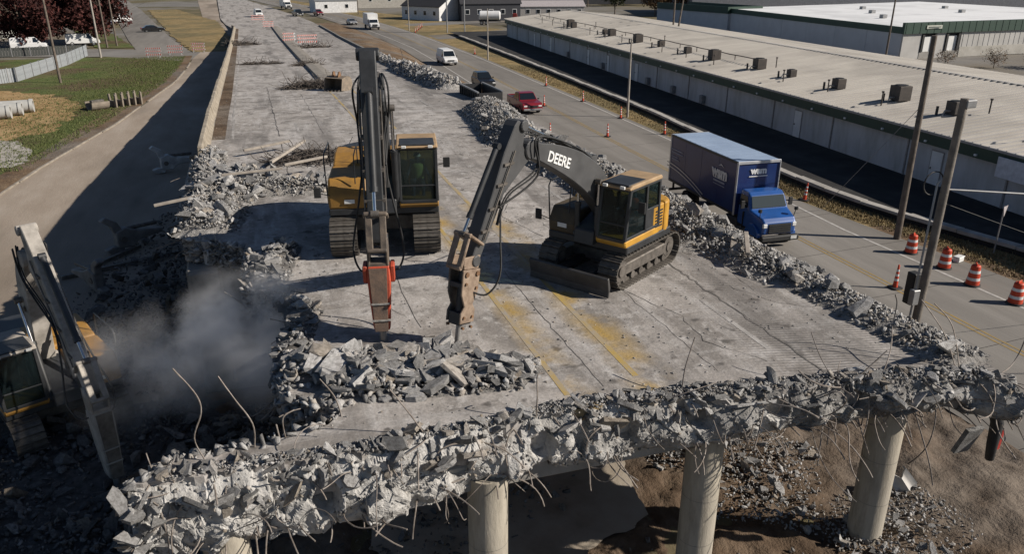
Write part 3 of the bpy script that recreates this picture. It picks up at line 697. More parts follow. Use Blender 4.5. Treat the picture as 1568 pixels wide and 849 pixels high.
# paint and joints on the deck
def deckline(name, x, w, y0, y1, mat, z=.005, wob=0., rnd=random.Random(2), step=1.):
    ys = frange(y0, y1, step); m = MB()
    for y in ys:
        dx = rnd.gauss(0, wob); xx = x(y) if callable(x) else x
        ww = w * (1 + (rnd.uniform(-.3, .3) if wob else 0))
        m.v += [(xx + dx - ww / 2, y, deck_z(y) + z), (xx + dx + ww / 2, y, deck_z(y) + z)]
    for i in range(len(ys) - 1): m.f.append((2 * i, 2 * i + 1, 2 * i + 3, 2 * i + 2))
    return m.build(name, mat, ov)
def paint_mat(name, c, c2, lo, hi):
    m, n, b = newmat(name); v = coords(n, (1, .4, 1))
    f = mth(n, 'ADD', mth(n, 'MULTIPLY', noi(n, v, 1.3, 7, .7), .7), mth(n, 'MULTIPLY', noi(n, v, 9, 5, .7), .3))
    n.links.new(ramp(n, f, [(lo, c2), (hi, c)]), b.inputs['Base Color']); b.inputs['Roughness'].default_value = .85; return m
YP = paint_mat('deck_yellow', (.38, .265, .075), (.3, .265, .22), .42, .58)
WP = paint_mat('deck_white', (.42, .4, .375), (.24, .225, .21), .46, .6)
deckline('yellow_line', 5.4, .13, 12.9, 62, YP); deckline('yellow_line', 7.1, .14, 13.2, 62, YP)
for y in (13.4, 25.6, 37.8, 50, 62.2): deckline('lane_dash', 10.6, .13, y, y + 3.0, WP)
for y in (31, 43, 55, 67, 80, 95): deckline('lane_dash', 2.0, .13, y, y + 3.0, WP)
deckline('edge_line', -1.35, .13, 42, 150, WP); deckline('edge_line', 14.2, .13, 46, 58, WP)
deckline('edge_line', 14.0, .12, 96, 160, WP)
TAR = M('joint_tar', (.16, .148, .135), .85, (.04, .037, .034), 1.6, 7)
deckline('crack_joint', 11.1, .05, 12.0, 26, TAR, .006, .035, step=.2); deckline('crack_joint', 6.25, .016, 13, 20, TAR, .006, .015, step=.25)
deckline('crack_joint', .95, .045, 33, 66, TAR, .006, .03, step=.6); deckline('crack_joint', 3.2, .018, 17, 60, TAR, .006, .02, step=.6)
deckline('crack_joint', 8.9, .012, 12.8, 24, TAR, .006, .02, step=.3)
def crack(pts, w, rnd=random.Random(8)):
    m = MB(); P = []
    for (a, b) in zip(pts, pts[1:]):
        n = max(2, int(math.hypot(b[0] - a[0], b[1] - a[1]) / .25))
        P += [(a[0] + (b[0] - a[0]) * i / n + rnd.gauss(0, .035), a[1] + (b[1] - a[1]) * i / n + rnd.gauss(0, .035)) for i in range(n)]
    P.append(pts[-1])
    for i, p in enumerate(P):
        q = P[min(i + 1, len(P) - 1)]; o = P[max(i - 1, 0)]; d = Vector((q[0] - o[0], q[1] - o[1])); d = d.normalized() if d.length else Vector((1, 0)); ww = w * rnd.uniform(.15, .75)
        m.v += [(p[0] - d.y * ww / 2, p[1] + d.x * ww / 2, deck_z(p[1]) + .0065), (p[0] + d.y * ww / 2, p[1] - d.x * ww / 2, deck_z(p[1]) + .0065)]
    for i in range(len(P) - 1): m.f.append((2 * i, 2 * i + 1, 2 * i + 3, 2 * i + 2))
    m.build('crack', TAR, ov)
crack([(8.9, 17.6), (9.6, 15.6), (9.4, 14.2), (10.2, 12.9)], .03); crack([(11.8, 17), (12.4, 15.6), (13.2, 15.1)], .035); crack([(.8, 25.5), (2, 24.9), (3.2, 25.2)], .03)
crack([(6.5, 33), (8.2, 31.6), (8.9, 29.2), (10.4, 27.5)], .03); crack([(1.2, 20.5), (2.4, 19.2), (3.0, 17.6)], .02); crack([(2, 48), (4.8, 47), (7, 47.4)], .035); crack([(8.4, 22.6), (7.8, 25), (9, 27.8)], .04)
crack([(11.6, 21), (12.5, 18.5), (12.3, 16.5)], .025); crack([(3.5, 34), (5, 32.5), (6.8, 32.8)], .04)
for y in (29.5, 42.1, 56.3, 70.6): crack([(-2, y), (4, y + .05), (9, y), (14, y + .06)], .035)
# ================================================================= EXCAVATORS
def bez(a, b, c, n=12):
    a, b, c = Vector(a), Vector(b), Vector(c)
    return [a * (1 - t) ** 2 + b * 2 * t * (1 - t) + c * t * t for t in [i / n for i in range(n + 1)]]
def ribbon(pts, ws):
    up, lo = [], []
    for i, p in enumerate(pts):
        d = (pts[min(i + 1, len(pts) - 1)] - pts[max(i - 1, 0)]).normalized(); nn = Vector((-d.y, d.x)); w = ws(i / (len(pts) - 1)) / 2
        up.append(p + nn * w); lo.append(p - nn * w)
    return [tuple(p) for p in up + lo[::-1]]
def P3(p, y=0): return (p[0], y, p[1])
def ram(parent, a, b, y, r, frac=.55):
    a, b = Vector(P3(a, y)), Vector(P3(b, y)); c = a + (b - a) * frac
    m = MB(); m.cyl(a, c, r, n=14); m.cyl(c - (b - a).normalized() * .12, c, r * 1.18, n=14); m.cyl(a + Vector((0, -r * 1.1, 0)), a + Vector((0, r * 1.1, 0)), r * 1.1, n=12)
    o = m.build('hydraulic_cylinder', DARKM, parent, smooth=40)
    m = MB(); m.cyl(c, b, r * .55, n=12); m.build('rod', CHROME, o, smooth=40)
    m = MB(); m.cyl(b + Vector((0, -r * 1.1, 0)), b + Vector((0, r * 1.1, 0)), r * 1.05, n=12); m.build('rod_eye', STEEL, o, smooth=40)
    return o
def hose(parent, pts, r=.025, mat=BLACK):
    P = []
    pts = [Vector(p) for p in pts]
    for i in range(len(pts) - 1):
        p0, p1, p2, p3 = pts[max(i - 1, 0)], pts[i], pts[i + 1], pts[min(i + 2, len(pts) - 1)]
        for k in range(6):
            t = k / 6; P.append(.5 * ((2 * p1) + (p2 - p0) * t + (2 * p0 - 5 * p1 + 4 * p2 - p3) * t * t + (3 * p1 - p0 - 3 * p2 + p3) * t ** 3))
    P.append(pts[-1]); m = MB(); m.tube(P, r, 6); return m.build('hose', mat, parent, smooth=60)
def make_track(ex, y, L, H, w, pitch, z0=0.):
    R = H / 2; st = L - H; per = 2 * st + 2 * PI * R
    def at(q):
        q %= per
        if q < st: return (-st / 2 + q, 2 * R, 0)          # top run, forward
        q -= st
        if q < PI * R: a = q / R; return (st / 2 + R * math.sin(a), R + R * math.cos(a), a)
        q -= PI * R
        if q < st: return (st / 2 - q, 0, PI)
        q -= st; a = q / R + PI; return (-st / 2 + R * math.sin(a), R + R * math.cos(a), a)
    n = int(per / pitch); pitch = per / n
    # the belt of chain links is the part; shoes, wheels are its pieces
    ring_ = [at(per * i / 60) for i in range(60)]
    m = MB(); N = 60
    for sy in (-1, 1):
        for rr in (0, .09):
            for x, z, a in ring_:
                cx = max(-st / 2, min(st / 2, x)); d = Vector((x - cx, z - R)); d = d.normalized() if d.length > 1e-6 else Vector((0, 1))
                m.v.append((x - d.x * (rr + .03), sy * .1, z - d.y * (rr + .03)))
    for i in range(N):
        j = (i + 1) % N
        for a, b in ((0, 1), (1, 3), (3, 2), (2, 0)): m.f.append((a * N + i, a * N + j, b * N + j, b * N + i))
    t = m.build('track', STEEL, ex); t.location = (0, y, z0 + .05)
    pm = MB(); pm.box((0, 0, 0), (pitch * .93, w, .035)); pm.box((pitch * .3, 0, .03), (.03, w, .045)); pm.box((-pitch * .22, 0, .02), (.025, w, .025))
    me = pm.mesh('track_shoe', TRACK)
    for i in range(n):
        x, z, a = at(i * pitch); instm('track_shoe', me, t, (x, 0, z), (0, a, 0))
    m = MB(); m.prism([(-st / 2 - .1, .3 * H), (st / 2 + .1, .3 * H), (st / 2 - .15, .68 * H), (-st / 2 + .15, .68 * H)], 'y', -.17, .17); m.build('track_frame', STEEL, t, bevel=.03)
    for sx, nm in ((1, 'idler'), (-1, 'sprocket')):
        m = MB(); m.cyl((sx * st / 2, -.16, R), (sx * st / 2, .16, R), R - .14, n=22); m.cyl((sx * st / 2, -.2, R), (sx * st / 2, .2, R), R * .35, n=16); m.build(nm, STEEL, t, smooth=40)
    k = int(st / .42)
    for i in range(k):
        x = -st / 2 + st * (i + .5) / k; m = MB(); m.cyl((x, -.15, .16), (x, .15, .16), .11, n=12); m.build('roller', STEEL, t, smooth=40)
    return t
def make_cab(ex, x0, x1, y0, y1, z0, z1, paint, roofm, base=.2, dirty=False):
    fx = x1 - .22; zb = z0 + base
    m = MB(); m.prism([(x0, z0), (x1 - .06, z0), (x1, z0 + .1), (x1, zb), (x0, zb)], 'y', y0, y1); cab = m.build('cab_base', paint, ex, bevel=.03)
    m = MB(); r = .05
    C = {}
    for y in (y0 + .04, y1 - .04):
        C['f', y] = (Vector((x1 - .03, y, zb)), Vector((fx, y, z1 - .06))); C['r', y] = (Vector((x0 + .05, y, zb)), Vector((x0 + .09, y, z1 - .06)))
        xm = x0 + (x1 - x0) * .42; C['m', y] = (Vector((xm, y, zb)), Vector((xm, y, z1 - .06)))
        for k in ('f', 'm', 'r'): m.beam(*C[k, y], .09, .09, (1, 0, 0))
        m.beam(C['f', y][1], C['r', y][1], .1, .1); m.beam(C['f', y][0] + Vector((0, 0, .04)), C['r', y][0] + Vector((0, 0, .04)), .08, .08)
        m.beam(C['m', y][0].lerp(C['m', y][1], .45), C['r', y][0].lerp(C['r', y][1], .45), .06, .06)
    ya, yb = y0 + .04, y1 - .04
    for k in ('f', 'r'):
        m.beam(C[k, ya][1], C[k, yb][1], .1, .1); m.beam(C[k, ya][0], C[k, yb][0], .08, .1)
    m.beam(C['f', ya][0].lerp(C['f', ya][1], .3), C['f', yb][0].lerp(C['f', yb][1], .3), .05, .05)
    m.build('cab_frame', DARKM, cab, bevel=.012)
    def pane(a, b, c, d, nm='window_pane'):
        m = MB(); m.slab([a, b, c, d], .015); m.build(nm, GLASSV, cab)
    pane(C['f', ya][0], C['f', yb][0], C['f', yb][1], C['f', ya][1], 'windscreen')
    for y in (ya, yb):
        pane(C['m', y][0], C['f', y][0], C['f', y][1], C['m', y][1]); pane(C['r', y][0].lerp(C['r', y][1], .45), C['m', y][0].lerp(C['m', y][1], .45), C['m', y][1], C['r', y][1])
        m = MB(); m.slab([C['r', y][0], C['m', y][0], C['m', y][0].lerp(C['m', y][1], .45), C['r', y][0].lerp(C['r', y][1], .45)], .02); m.build('door_panel', DARKM, cab)
    pane(C['r', ya][0], C['r', yb][0], C['r', yb][1], C['r', ya][1])
    m = MB(); m.prism([(x0 + .02, z1 - .05), (fx + .1, z1 - .05), (fx + .14, z1), (fx + .0, z1 + .07), (x0 + .1, z1 + .08), (x0 + .02, z1 + .02)], 'y', y0 - .02, y1 + .02); rf = m.build('cab_roof', roofm, cab, bevel=.04, seg=2)
    m = MB(); m.box((x0 + (x1 - x0) * .68, (y0 + y1) / 2, z1 + .055), ((x1 - x0) * .5, (y1 - y0) * .9, .06)); m.build('roof_hatch', DARKM, rf, bevel=.03)
    m = MB(); m.box((fx + .16, y0 + .2, z1 + .02), (.06, .14, .08)); m.box((fx + .16, y1 - .2, z1 + .02), (.06, .14, .08)); m.build('work_light', WHITE, rf, bevel=.01)
    m = MB(); xs = x0 + (x1 - x0) * .3; ym = (y0 + y1) / 2
    m.box((xs + .15, ym, zb + .22), (.5, .5, .14)); m.box((xs - .1, ym, zb + .6), (.14, .5, .75)); m.build('seat', BLACK, cab, bevel=.04)
    m = MB()
    for s in (-1, 1): m.box((xs + .35, ym + s * .36, zb + .36), (.5, .12, .25)); m.cyl((xs + .55, ym + s * .36, zb + .45), (xs + .6, ym + s * .36, zb + .7), .03, n=8)
    m.build('console', DARKM, cab, bevel=.02)
    return cab, (xs + .12, ym, zb + .28)
def operator(label, loc, rz, vest):
    """seated person, hands on the levers"""
    J = {'pel': (0, 0, .1, .15), 'bel': (-.02, 0, .28, .145), 'chest': (-.03, 0, .48, .165), 'neck': (-.01, 0, .63, .06), 'hd': (.02, 0, .72, .085), 'hd2': (.03, 0, .83, .09)}
    E = [('pel', 'bel'), ('bel', 'chest'), ('chest', 'neck'), ('neck', 'hd'), ('hd', 'hd2')]
    for s, k in ((1, 'l'), (-1, 'r')):
        J['sh' + k] = (-.02, s * .2, .55, .075); J['el' + k] = (.12, s * .3, .32, .05); J['wr' + k] = (.38, s * .31, .32, .035); J['ha' + k] = (.46, s * .3, .34, .042)
        J['hip' + k] = (.02, s * .11, .08, .1); J['kn' + k] = (.46, s * .15, .1, .075); J['an' + k] = (.52, s * .15, -.3, .05); J['to' + k] = (.68, s * .15, -.34, .045)
        E += [('chest', 'sh' + k), ('sh' + k, 'el' + k), ('el' + k, 'wr' + k), ('wr' + k, 'ha' + k), ('pel', 'hip' + k), ('hip' + k, 'kn' + k), ('kn' + k, 'an' + k), ('an' + k, 'to' + k)]
    ids = {k: i for i, k in enumerate(J)}
    me = bpy.data.meshes.new('person'); me.from_pydata([J[k][:3] for k in J], [(ids[a], ids[b]) for a, b in E], []); me.update()
    o = bpy.data.objects.new('person', me); link(o); o.location = loc; o.rotation_euler = (0, 0, rz)
    md = o.modifiers.new('skin', 'SKIN'); o.modifiers.new('sub', 'SUBSURF').levels = 1
    o.modifiers['sub'].render_levels = 1
    if not me.skin_vertices: me.skin_vertices.new(name='')
    for i, k in enumerate(J): me.skin_vertices[0].data[i].radius = (J[k][3], J[k][3]); me.skin_vertices[0].data[i].use_root = (i == 0)
    me.materials.append(M('work_clothes', (.05, .06, .09), .9))
    tag(o, label, 'person')
    m = MB(); n = 12
    for z, rx, ry in ((.14, .17, .2), (.3, .165, .195), (.48, .175, .21), (.58, .14, .2), (.62, .08, .11)):
        m.v += [(-.02 + rx * math.cos(2 * PI * i / n), ry * math.sin(2 * PI * i / n), z) for i in range(n)]
    for k in range(4): m.f += [(k * n + i, k * n + (i + 1) % n, (k + 1) * n + (i + 1) % n, (k + 1) * n + i) for i in range(n)]
    m.build('vest', vest, o, smooth=60)
    m = MB(); m.v = []; 
    for k in range(5):
        a = k / 4 * PI / 2; m.v += [(.03 + .125 * math.cos(a) * math.cos(2 * PI * i / n), .115 * math.cos(a) * math.sin(2 * PI * i / n), .84 + .12 * math.sin(a)) for i in range(n)]
    for k in range(4): m.f += [(k * n + i, k * n + (i + 1) % n, (k + 1) * n + (i + 1) % n, (k + 1) * n + i) for i in range(n)]
    m.build('hard_hat', M('hat_white', (.7, .7, .65), .5), o, smooth=60)
    return o
def excavator(label, loc, fwd, d, J, paint, roofm, arm=DARKM, breaker='box', blade=False, vest=None, up_rot=0., oplabel=None):
    rz = math.atan2(fwd[1], fwd[0])
    ex = thing('excavator', label, 'excavator', loc, rz)
    w, L, H, pw = d['w'], d['L'], d['H'], d['pad']
    for s in (-1, 1): make_track(ex, s * (w - pw) / 2, L, H, pw, d['pitch'])
    zt = H * 1.08
    m = MB(); m.box((0, 0, H * .62), (L * .42, w - pw * 1.5, H * .42)); m.cyl((0, 0, H * .7), (0, 0, zt + .05), w * .24, n=26); m.build('undercarriage', STEEL, ex, bevel=.03)
    # slewing platform and house
    hx = d['tail']; hw = w * .5; z0 = zt + .04; hh = d['hood']
    m = MB(); m.prism([(-hx * .75, -hw), (d['nose'], -hw), (d['nose'], hw), (-hx * .75, hw)], 'z', z0, z0 + .22); m.build('platform', DARKM, ex, bevel=.03)
    arc = [(-hx * .55 - hx * .45 * math.cos(a), hw * 1.0 * math.sin(a)) for a in [(-.5 + i / 10) * PI for i in range(11)]]
    m = MB(); m.prism([(-hx * .45, -hw)] + arc + [(-hx * .45, hw)], 'z', z0 + .1, z0 + hh * .92); m.build('counterweight', paint if blade else DARKM, ex, bevel=.07, seg=2)
    m = MB(); m.prism([(-hx * .5, z0 + .2), (d['nose'] * .1, z0 + .2), (d['nose'] * .1, z0 + hh * .86), (-hx * .2, z0 + hh), (-hx * .5, z0 + hh)], 'y', -hw * .97, hw * .45); hd = m.build('engine_hood', paint, ex, bevel=.06, seg=2)
    m = MB(); m.prism([(-hx * .45, z0 + .2), (-hx * .05, z0 + .2), (-hx * .05, z0 + hh * .9), (-hx * .45, z0 + hh * .9)], 'y', hw * .46, hw * .98); sd = m.build('side_door', paint, ex, bevel=.05, seg=2)
    m = MB()
    for i in range(6): m.box((-hx * .25, hw * .985, z0 + .4 + i * .09), (hx * .26, .02, .045))
    m.build('grille', BLACK, sd)
    tx = d['nose']
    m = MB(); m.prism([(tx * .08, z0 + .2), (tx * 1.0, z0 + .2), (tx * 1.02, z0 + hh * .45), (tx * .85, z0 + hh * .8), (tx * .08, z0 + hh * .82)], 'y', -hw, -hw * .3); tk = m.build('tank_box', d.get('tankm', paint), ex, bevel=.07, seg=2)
    m = MB(); m.box((tx * 1.02, -hw * .62, z0 + .45), (.03, .3, .12)); m.build('reflector', WHITE, tk)
    m = MB(); zz = z0 + hh
    m.tube([(tx * .95, -hw * 1.0, z0 + .35), (tx * .98, -hw * 1.02, zz + .35), (tx * .9, -hw * 1.02, zz + .5), (tx * .1, -hw * 1.02, zz + .5), (tx * .05, -hw * 1.02, z0 + hh * .8)], .022, 6)
    m.tube([(tx * .95, -hw * .5, z0 + hh * .7), (tx * .9, -hw * .5, zz + .42), (tx * .1, -hw * .5, zz + .42), (tx * .08, -hw * .5, z0 + hh * .82)], .018, 6)
    m.build('handrail', DARKM, ex, smooth=60)
    m = MB(); m.cyl((-hx * .35, -hw * .3, zz - .1), (-hx * .35, -hw * .3, zz + .35), .06, n=12); m.cyl((-hx * .35, -hw * .3, zz + .35), (-hx * .42, -hw * .3, zz + .45), .055, n=12); m.build('exhaust', STEEL, ex, smooth=40)
    for s, xx, zc in ((1, tx * .8, z0 + d['cabh'] * .72), (-1, tx * 1.0, z0 + hh * .55)):
        y1 = s * (hw + .28); m = MB(); m.tube([(xx, s * hw * .95, zc - .1), (xx + .08, y1, zc)], .016, 5); m.box((xx + .1, y1, zc + .02), (.06, .2, .3)); m.build('mirror', BLACK, ex, bevel=.02)
    cab, seat = make_cab(ex, tx - d['cabl'], tx + .12, hw * .28, hw * 1.0, z0 + .2, z0 + d['cabh'], paint, roofm)
    if vest is not None:
        X = Matrix.Translation(loc) @ Matrix.Rotation(rz, 4, 'Z')
        operator(oplabel, X @ Vector(seat), rz, vest)
    # arm
    bw = d['bw']; F, B, Pv, T, Q, tip = (Vector(J[k]) for k in 'FBPTQE')
    pts = bez(F, B, Pv, 16); wid = lambda u: d['bt'] * (.55 + .55 * math.sin(PI * min(1, u * 1.02 + .05)) ** .8)
    m = MB(); m.prism(ribbon(pts, wid), 'y', -bw / 2, bw / 2); m.cyl(P3(Pv, -bw * .62), P3(Pv, bw * .62), d['bt'] * .3, n=18); m.cyl(P3(F, -bw * .75), P3(F, bw * .75), d['bt'] * .33, n=18)
    boom = m.build('boom', arm, ex, bevel=.025)
    mid = pts[8]; dm = (pts[9] - pts[7]).normalized(); nm = Vector((-dm.y, dm.x)); hb = wid(.5) / 2
    m = MB(); m.box(P3(pts[6] - nm * hb * .2), (.16, bw + .1, .16)); m.build('boom_lug', STEEL, boom, bevel=.02)
    for s in (-1, 1): ram(ex, (d['nose'] * 1.0, z0 + .3), tuple(pts[7]), s * (bw / 2 + .13), d['cr'], .58)
    m = MB(); m.prism([(tx * .15, z0 + .15), (tx * 1.15, z0 + .1), (tx * 1.1, z0 + .5), (F.x + .3, F.y + .25), (F.x - .2, F.y + .2)], 'y', -bw * .5 - .12, bw * .5 + .12); m.build('boom_bracket', DARKM, ex, bevel=.03)
    # stick: deep at the pivot, pointed top horn, slim tip
    ax = (Q - T).normalized(); nn = Vector((-ax.y, ax.x));  nn = nn if nn.x < 0 else -nn      # nn points back to the machine
    Ls = (Q - T).length; st = d['st']
    prof = [T - nn * st * .18, T + nn * st * .28, T + ax * Ls * .13 + nn * st * .5, Pv + nn * st * .1 + ax * .25, T + ax * Ls * .5 + nn * st * .34, Q + nn * st * .2, Q + ax * st * .15, Q - nn * st * .2, T + ax * Ls * .55 - nn * st * .25, T + ax * Ls * .25 - nn * st * .34, T + ax * Ls * .05 - nn * st * .26]
    sw = d['sw']
    m = MB(); m.prism([tuple(p) for p in prof], 'y', -sw / 2, sw / 2); m.cyl(P3(T + nn * st * .15 + ax * .05, -sw * .7), P3(T + nn * st * .15 + ax * .05, sw * .7), st * .2, n=14); m.cyl(P3(Q, -sw * .65), P3(Q, sw * .65), st * .2, n=14)
    stick = m.build('stick', arm, ex, bevel=.02)
    ram(ex, tuple(pts[8] + nm * (hb + .1)), tuple(T + nn * st * .2), 0, d['cr'], .6)
    m = MB(); m.box(P3(pts[8] + nm * (hb + .02)), (.4, bw * .5, .24)); m.build('cylinder_mount', arm, boom)
    # bucket cylinder along the front of the stick, linkage at its foot
    c0 = T + ax * Ls * .22 - nn * (st * .34 + .12); c1 = T + ax * Ls * .86 - nn * (st * .5 + .16)
    ram(ex, tuple(c0), tuple(c1), 0, d['cr'] * .92, .82)
    brk = Vector((tip.x - Q.x, tip.y - Q.y)); top = Q + Vector((0, -.0)); bd = (tip - Q).normalized(); bn = Vector((-bd.y, bd.x)); bn = bn if bn.x > 0 else -bn
    h1 = Q + bn * d['st'] * .75 + bd * .12
    m = MB()
    for s in (-1, 1):
        m.beam(P3(c1, s * sw * .58), P3(T + ax * Ls * .88, s * sw * .58), .07, .14, (0, 1, 0)); m.beam(P3(c1, s * sw * .42), P3(h1, s * sw * .42), .07, .16, (0, 1, 0))
    m.cyl(P3(c1, -sw * .7), P3(c1, sw * .7), .06, n=10); m.cyl(P3(h1, -sw * .6), P3(h1, sw * .6), .06, n=10)
    m.build('linkage', d.get('linkm', STEEL), ex, bevel=.02)
    # breaker
    BL = (tip - Q).length; X = Matrix(((bn.x, 0, bd.x, Q.x), (0, 1, 0, 0), (bn.y, 0, bd.y, Q.y), (0, 0, 0, 1)))   # local x: front, z: down the breaker
    bt = d['br']
    if breaker == 'box':
        m = MB(); 
        for s in (-1, 1): m.prism([(-.18, -.12), (bt * .9, -.02), (bt * .75, .55), (-bt * .35, .55), (-.22, .1)], 'y', s * bt * .42 - .03, s * bt * .42 + .03, X)
        m.box((bt * .2, 0, .5), (bt * 1.1, bt * .95, .1), X); br = m.build('breaker_bracket', d.get('linkm', STEEL), ex, bevel=.02)
        m = MB(); hb2 = bt * .62
        a, b = .52, BL * .86
        vs = []
        for z, k in ((a, .95), (a + .35, 1.0), ((a + b) / 2, .92), (b - .1, .74), (b, .66)): vs += [(bt * .2 + x * hb2 * k, y * hb2 * .85 * k, z) for x, y in ((-1, -1), (1, -1), (1, 1), (-1, 1))]
        fs = [(0, 1, 2, 3), (19, 18, 17, 16)] + [(q * 4 + i, q * 4 + (i + 1) % 4, q * 4 + 4 + (i + 1) % 4, q * 4 + 4 + i) for q in range(4) for i in range(4)]
        m.add(vs, fs, X); m.build('breaker_housing', d['brm'], ex, bevel=.03)
        m = MB(); m.prism([(-hb2 * .72, a + .05), (hb2 * .6, a + .05), (hb2 * .45, b - .02), (-hb2 * .52, b - .02)], 'x', bt * .2 + hb2 * .99, bt * .2 + hb2 * 1.03, X); m.build('wear_plate', d.get('brw', RUST), ex, bevel=.015)
        for z in ((a + b) / 2 + .1, (a + b) / 2 + .5):
            m = MB(); m.box((bt * .2 + hb2 * 1.03, 0, z), (.05, hb2 * 1.35, .035), X)
            m.build('wear_rib', CONC, ex)
        if d.get('ears'):
            for s in (-1, 1): m = MB(); m.prism([(bt * .2 - .25, a), (bt * .2 + .3, a), (bt * .2 + .2, a + .42), (bt * .2 - .15, a + .42)], 'y', s * bt * .62 - .05, s * bt * .62 + .05, X); m.build('side_ear', d['brm'], ex, bevel=.02)
        cz = b
    else:
        m = MB()
        for s in (-1, 1): m.prism([(-.14, -.14), (.42, -.1), (.4, .1), (.1, .16), (-.14, .12)], 'y', s * .17 - .03, s * .17 + .03, X)
        m.box((.14, 0, .14), (.5, .42, .07), X); m.build('breaker_bracket', d['linkm'], ex, bevel=.015)
        for s in (-1, 1):
            m = MB(); m.prism([(-.16, .18), (.42, .18), (.4, .75), (.26, 1.05), (.36, 1.2), (.36, BL * .71), (-.12, BL * .71), (-.12, 1.15), (-.02, 1.0), (-.16, .7)], 'y', s * .2 - .025, s * .2 + .025, X); pl = m.build('side_plate', d['linkm'] if s > 0 else STEEL, ex, bevel=.012)
            for x, z in ((-.06, .28), (.3, .28), (.3, .5), (-.06, .62), (-.02, 1.3), (.26, 1.3), (-.02, 1.55), (.26, 1.55)): m = MB(); m.cyl((x, s * .2, z), (x, s * .26, z), .035 if z > .3 else .06, n=8, X=X); m.build('bolt', RUST, pl)
        m = MB(); m.cyl((.12, 0, .2), (.12, 0, BL * .7), .13, n=16, X=X); m.box((.12, 0, 1.35), (.42, .34, .3), X); m.box((.14, 0, .55), (.5, .36, .12), X); m.build('breaker_body', DARKM, ex, bevel=.012)
        cz = BL * .69
    m = MB(); m.cyl((bt * .2 if breaker == 'box' else .12, 0, cz - .05), (bt * .2 if breaker == 'box' else .12, 0, BL - .02), d['ch'], n=14, X=X); m.cyl((bt * .2 if breaker == 'box' else .12, 0, BL - .02), (bt * .2 if breaker == 'box' else .12, 0, BL + .15), d['ch'], .02, n=14, X=X); m.build('chisel', M('chisel_steel', (.4, .39, .37), .4, (.3, .29, .28), 4, 3, 0, None, .6), ex, smooth=40)
    # hoses
    for s in (-1, 1):
        hose(ex, [P3(pts[4] + nm * wid(.3) * .5, s * bw * .3), P3(pts[10] + nm * (wid(.6) * .5 + .05), s * bw * .35), P3(Pv + Vector((-.1, .3)), s * bw * .8), P3(Pv + ax * .5 + nn * .35, s * (sw * .7 + .1)), P3(T + ax * Ls * .6 + nn * .1, s * (sw * .6 + .05))])
        hose(ex, [P3(T + ax * Ls * .55 + nn * st * .2, s * (sw * .55)), P3(T + ax * Ls * .8 + nn * .35, s * (sw * .8 + .1)), P3(Q + bd * .3 - bn * .45, s * (sw * .9 + .25)), P3(Q + bd * .75 - bn * .2, s * (sw * .9 + .12)), P3(Q + bd * .7 + bn * .05, s * bt * .4)])
        m = MB(); m.tube([P3(T + ax * Ls * .2 + nn * .05, s * (sw / 2 + .05)), P3(T + ax * Ls * .85, s * (sw / 2 + .05))], .022, 6); m.build('steel_pipe', STEEL, stick, smooth=60)
        m = MB(); m.tube([P3(p + Vector((0, wid(i / 16) * .5 + .06)), s * bw * .3) for i, p in enumerate(pts) if 2 < i < 15], .022, 6); m.build('steel_pipe', STEEL, boom, smooth=60)
    for k in range(4):      # hose bundle down the back and side of the stick
        yy = (sw * .5 + .06 + .035 * (k % 2)) * (1 if k < 2 else -1); o_ = .06 * k
        hose(ex, [P3(pts[12] + nm * (wid(.75) * .5 + .04), yy * .6), P3(Pv + Vector((-.3 * st - o_ * .5, .42 * st + o_ * .5)), yy), P3(Pv + ax * (.5 * st + o_) + nn * (.4 * st + o_ * .4), yy * 1.25), P3(T + ax * Ls * .5 + nn * (.24 + .04 * k), yy), P3(T + ax * Ls * .72 + nn * .2, yy * 1.1)], .02)
    for k in (.3, .45, .62, .78):
        m = MB(); m.box(P3(T + ax * Ls * k + nn * st * .02), (st * .5, sw + .1, .06)); m.build('hose_clamp', STEEL, stick)
    if blade:
        m = MB(); bl = blade; fx = L * .5 + .38
        m.prism([(fx, .02), (fx + .05, .02), (fx + .03, .2), (fx + .1, .56), (fx + .03, .6), (fx - .06, .3)], 'y', -bl / 2, bl / 2); m.build('dozer_blade', M('blade_steel', (.075, .072, .07), .55, (.045, .043, .042), 3, 6, .003, 20, .2), ex, bevel=.01)
        m = MB()
        for s in (-1, 1): m.beam((.3, s * .45, .4), (fx, s * .6, .3), .14, .18)
        m.build('blade_arm', DARKM, ex)
    return ex
A_LINK = M('grimy_link', (.16, .125, .095), .7, (.05, .042, .036), 4, 7, .006, 20)
lw = M('bare_plate', (.33, .3, .26), .6, (.2, .18, .155), 4, 6, .004, 25, .3)
lime = M('hivis_lime', (.36, .42, .12), .8, (.2, .26, .1), 9); org = M('hivis_orange', (.65, .1, .02), .8)
redb = M('breaker_red', (.5, .07, .03), .6, (.3, .06, .03), 3, 7, .004, 25)
A = dict(w=3.27, L=5.0, H=1.12, pad=.8, pitch=.2, tail=3.1, nose=2.0, hood=1.35, cabl=1.75, cabh=2.02, bw=.5, bt=.85, st=.72, sw=.37, cr=.09, br=.5, ch=.085, brm=redb, ears=1, linkm=A_LINK, brw=M('breaker_brown', (.2, .13, .09), .8, (.1, .075, .06), 4, 7, .006, 20))
excavator('large excavator facing the camera, tall dark arm upright with red hydraulic breaker', (3.67, 24.52, 5.3), (-.18, -.98), A,
          dict(F=(.45, 2.05), B=(3.0, 5.9), P=(6.25, 5.3), T=(6.55, 6.45), Q=(7.72, 2.4), E=(7.92, -.05)), YEL, TAN, DARKM, 'box', vest=lime, oplabel='person in lime vest seated behind the glass of the large excavator cab')
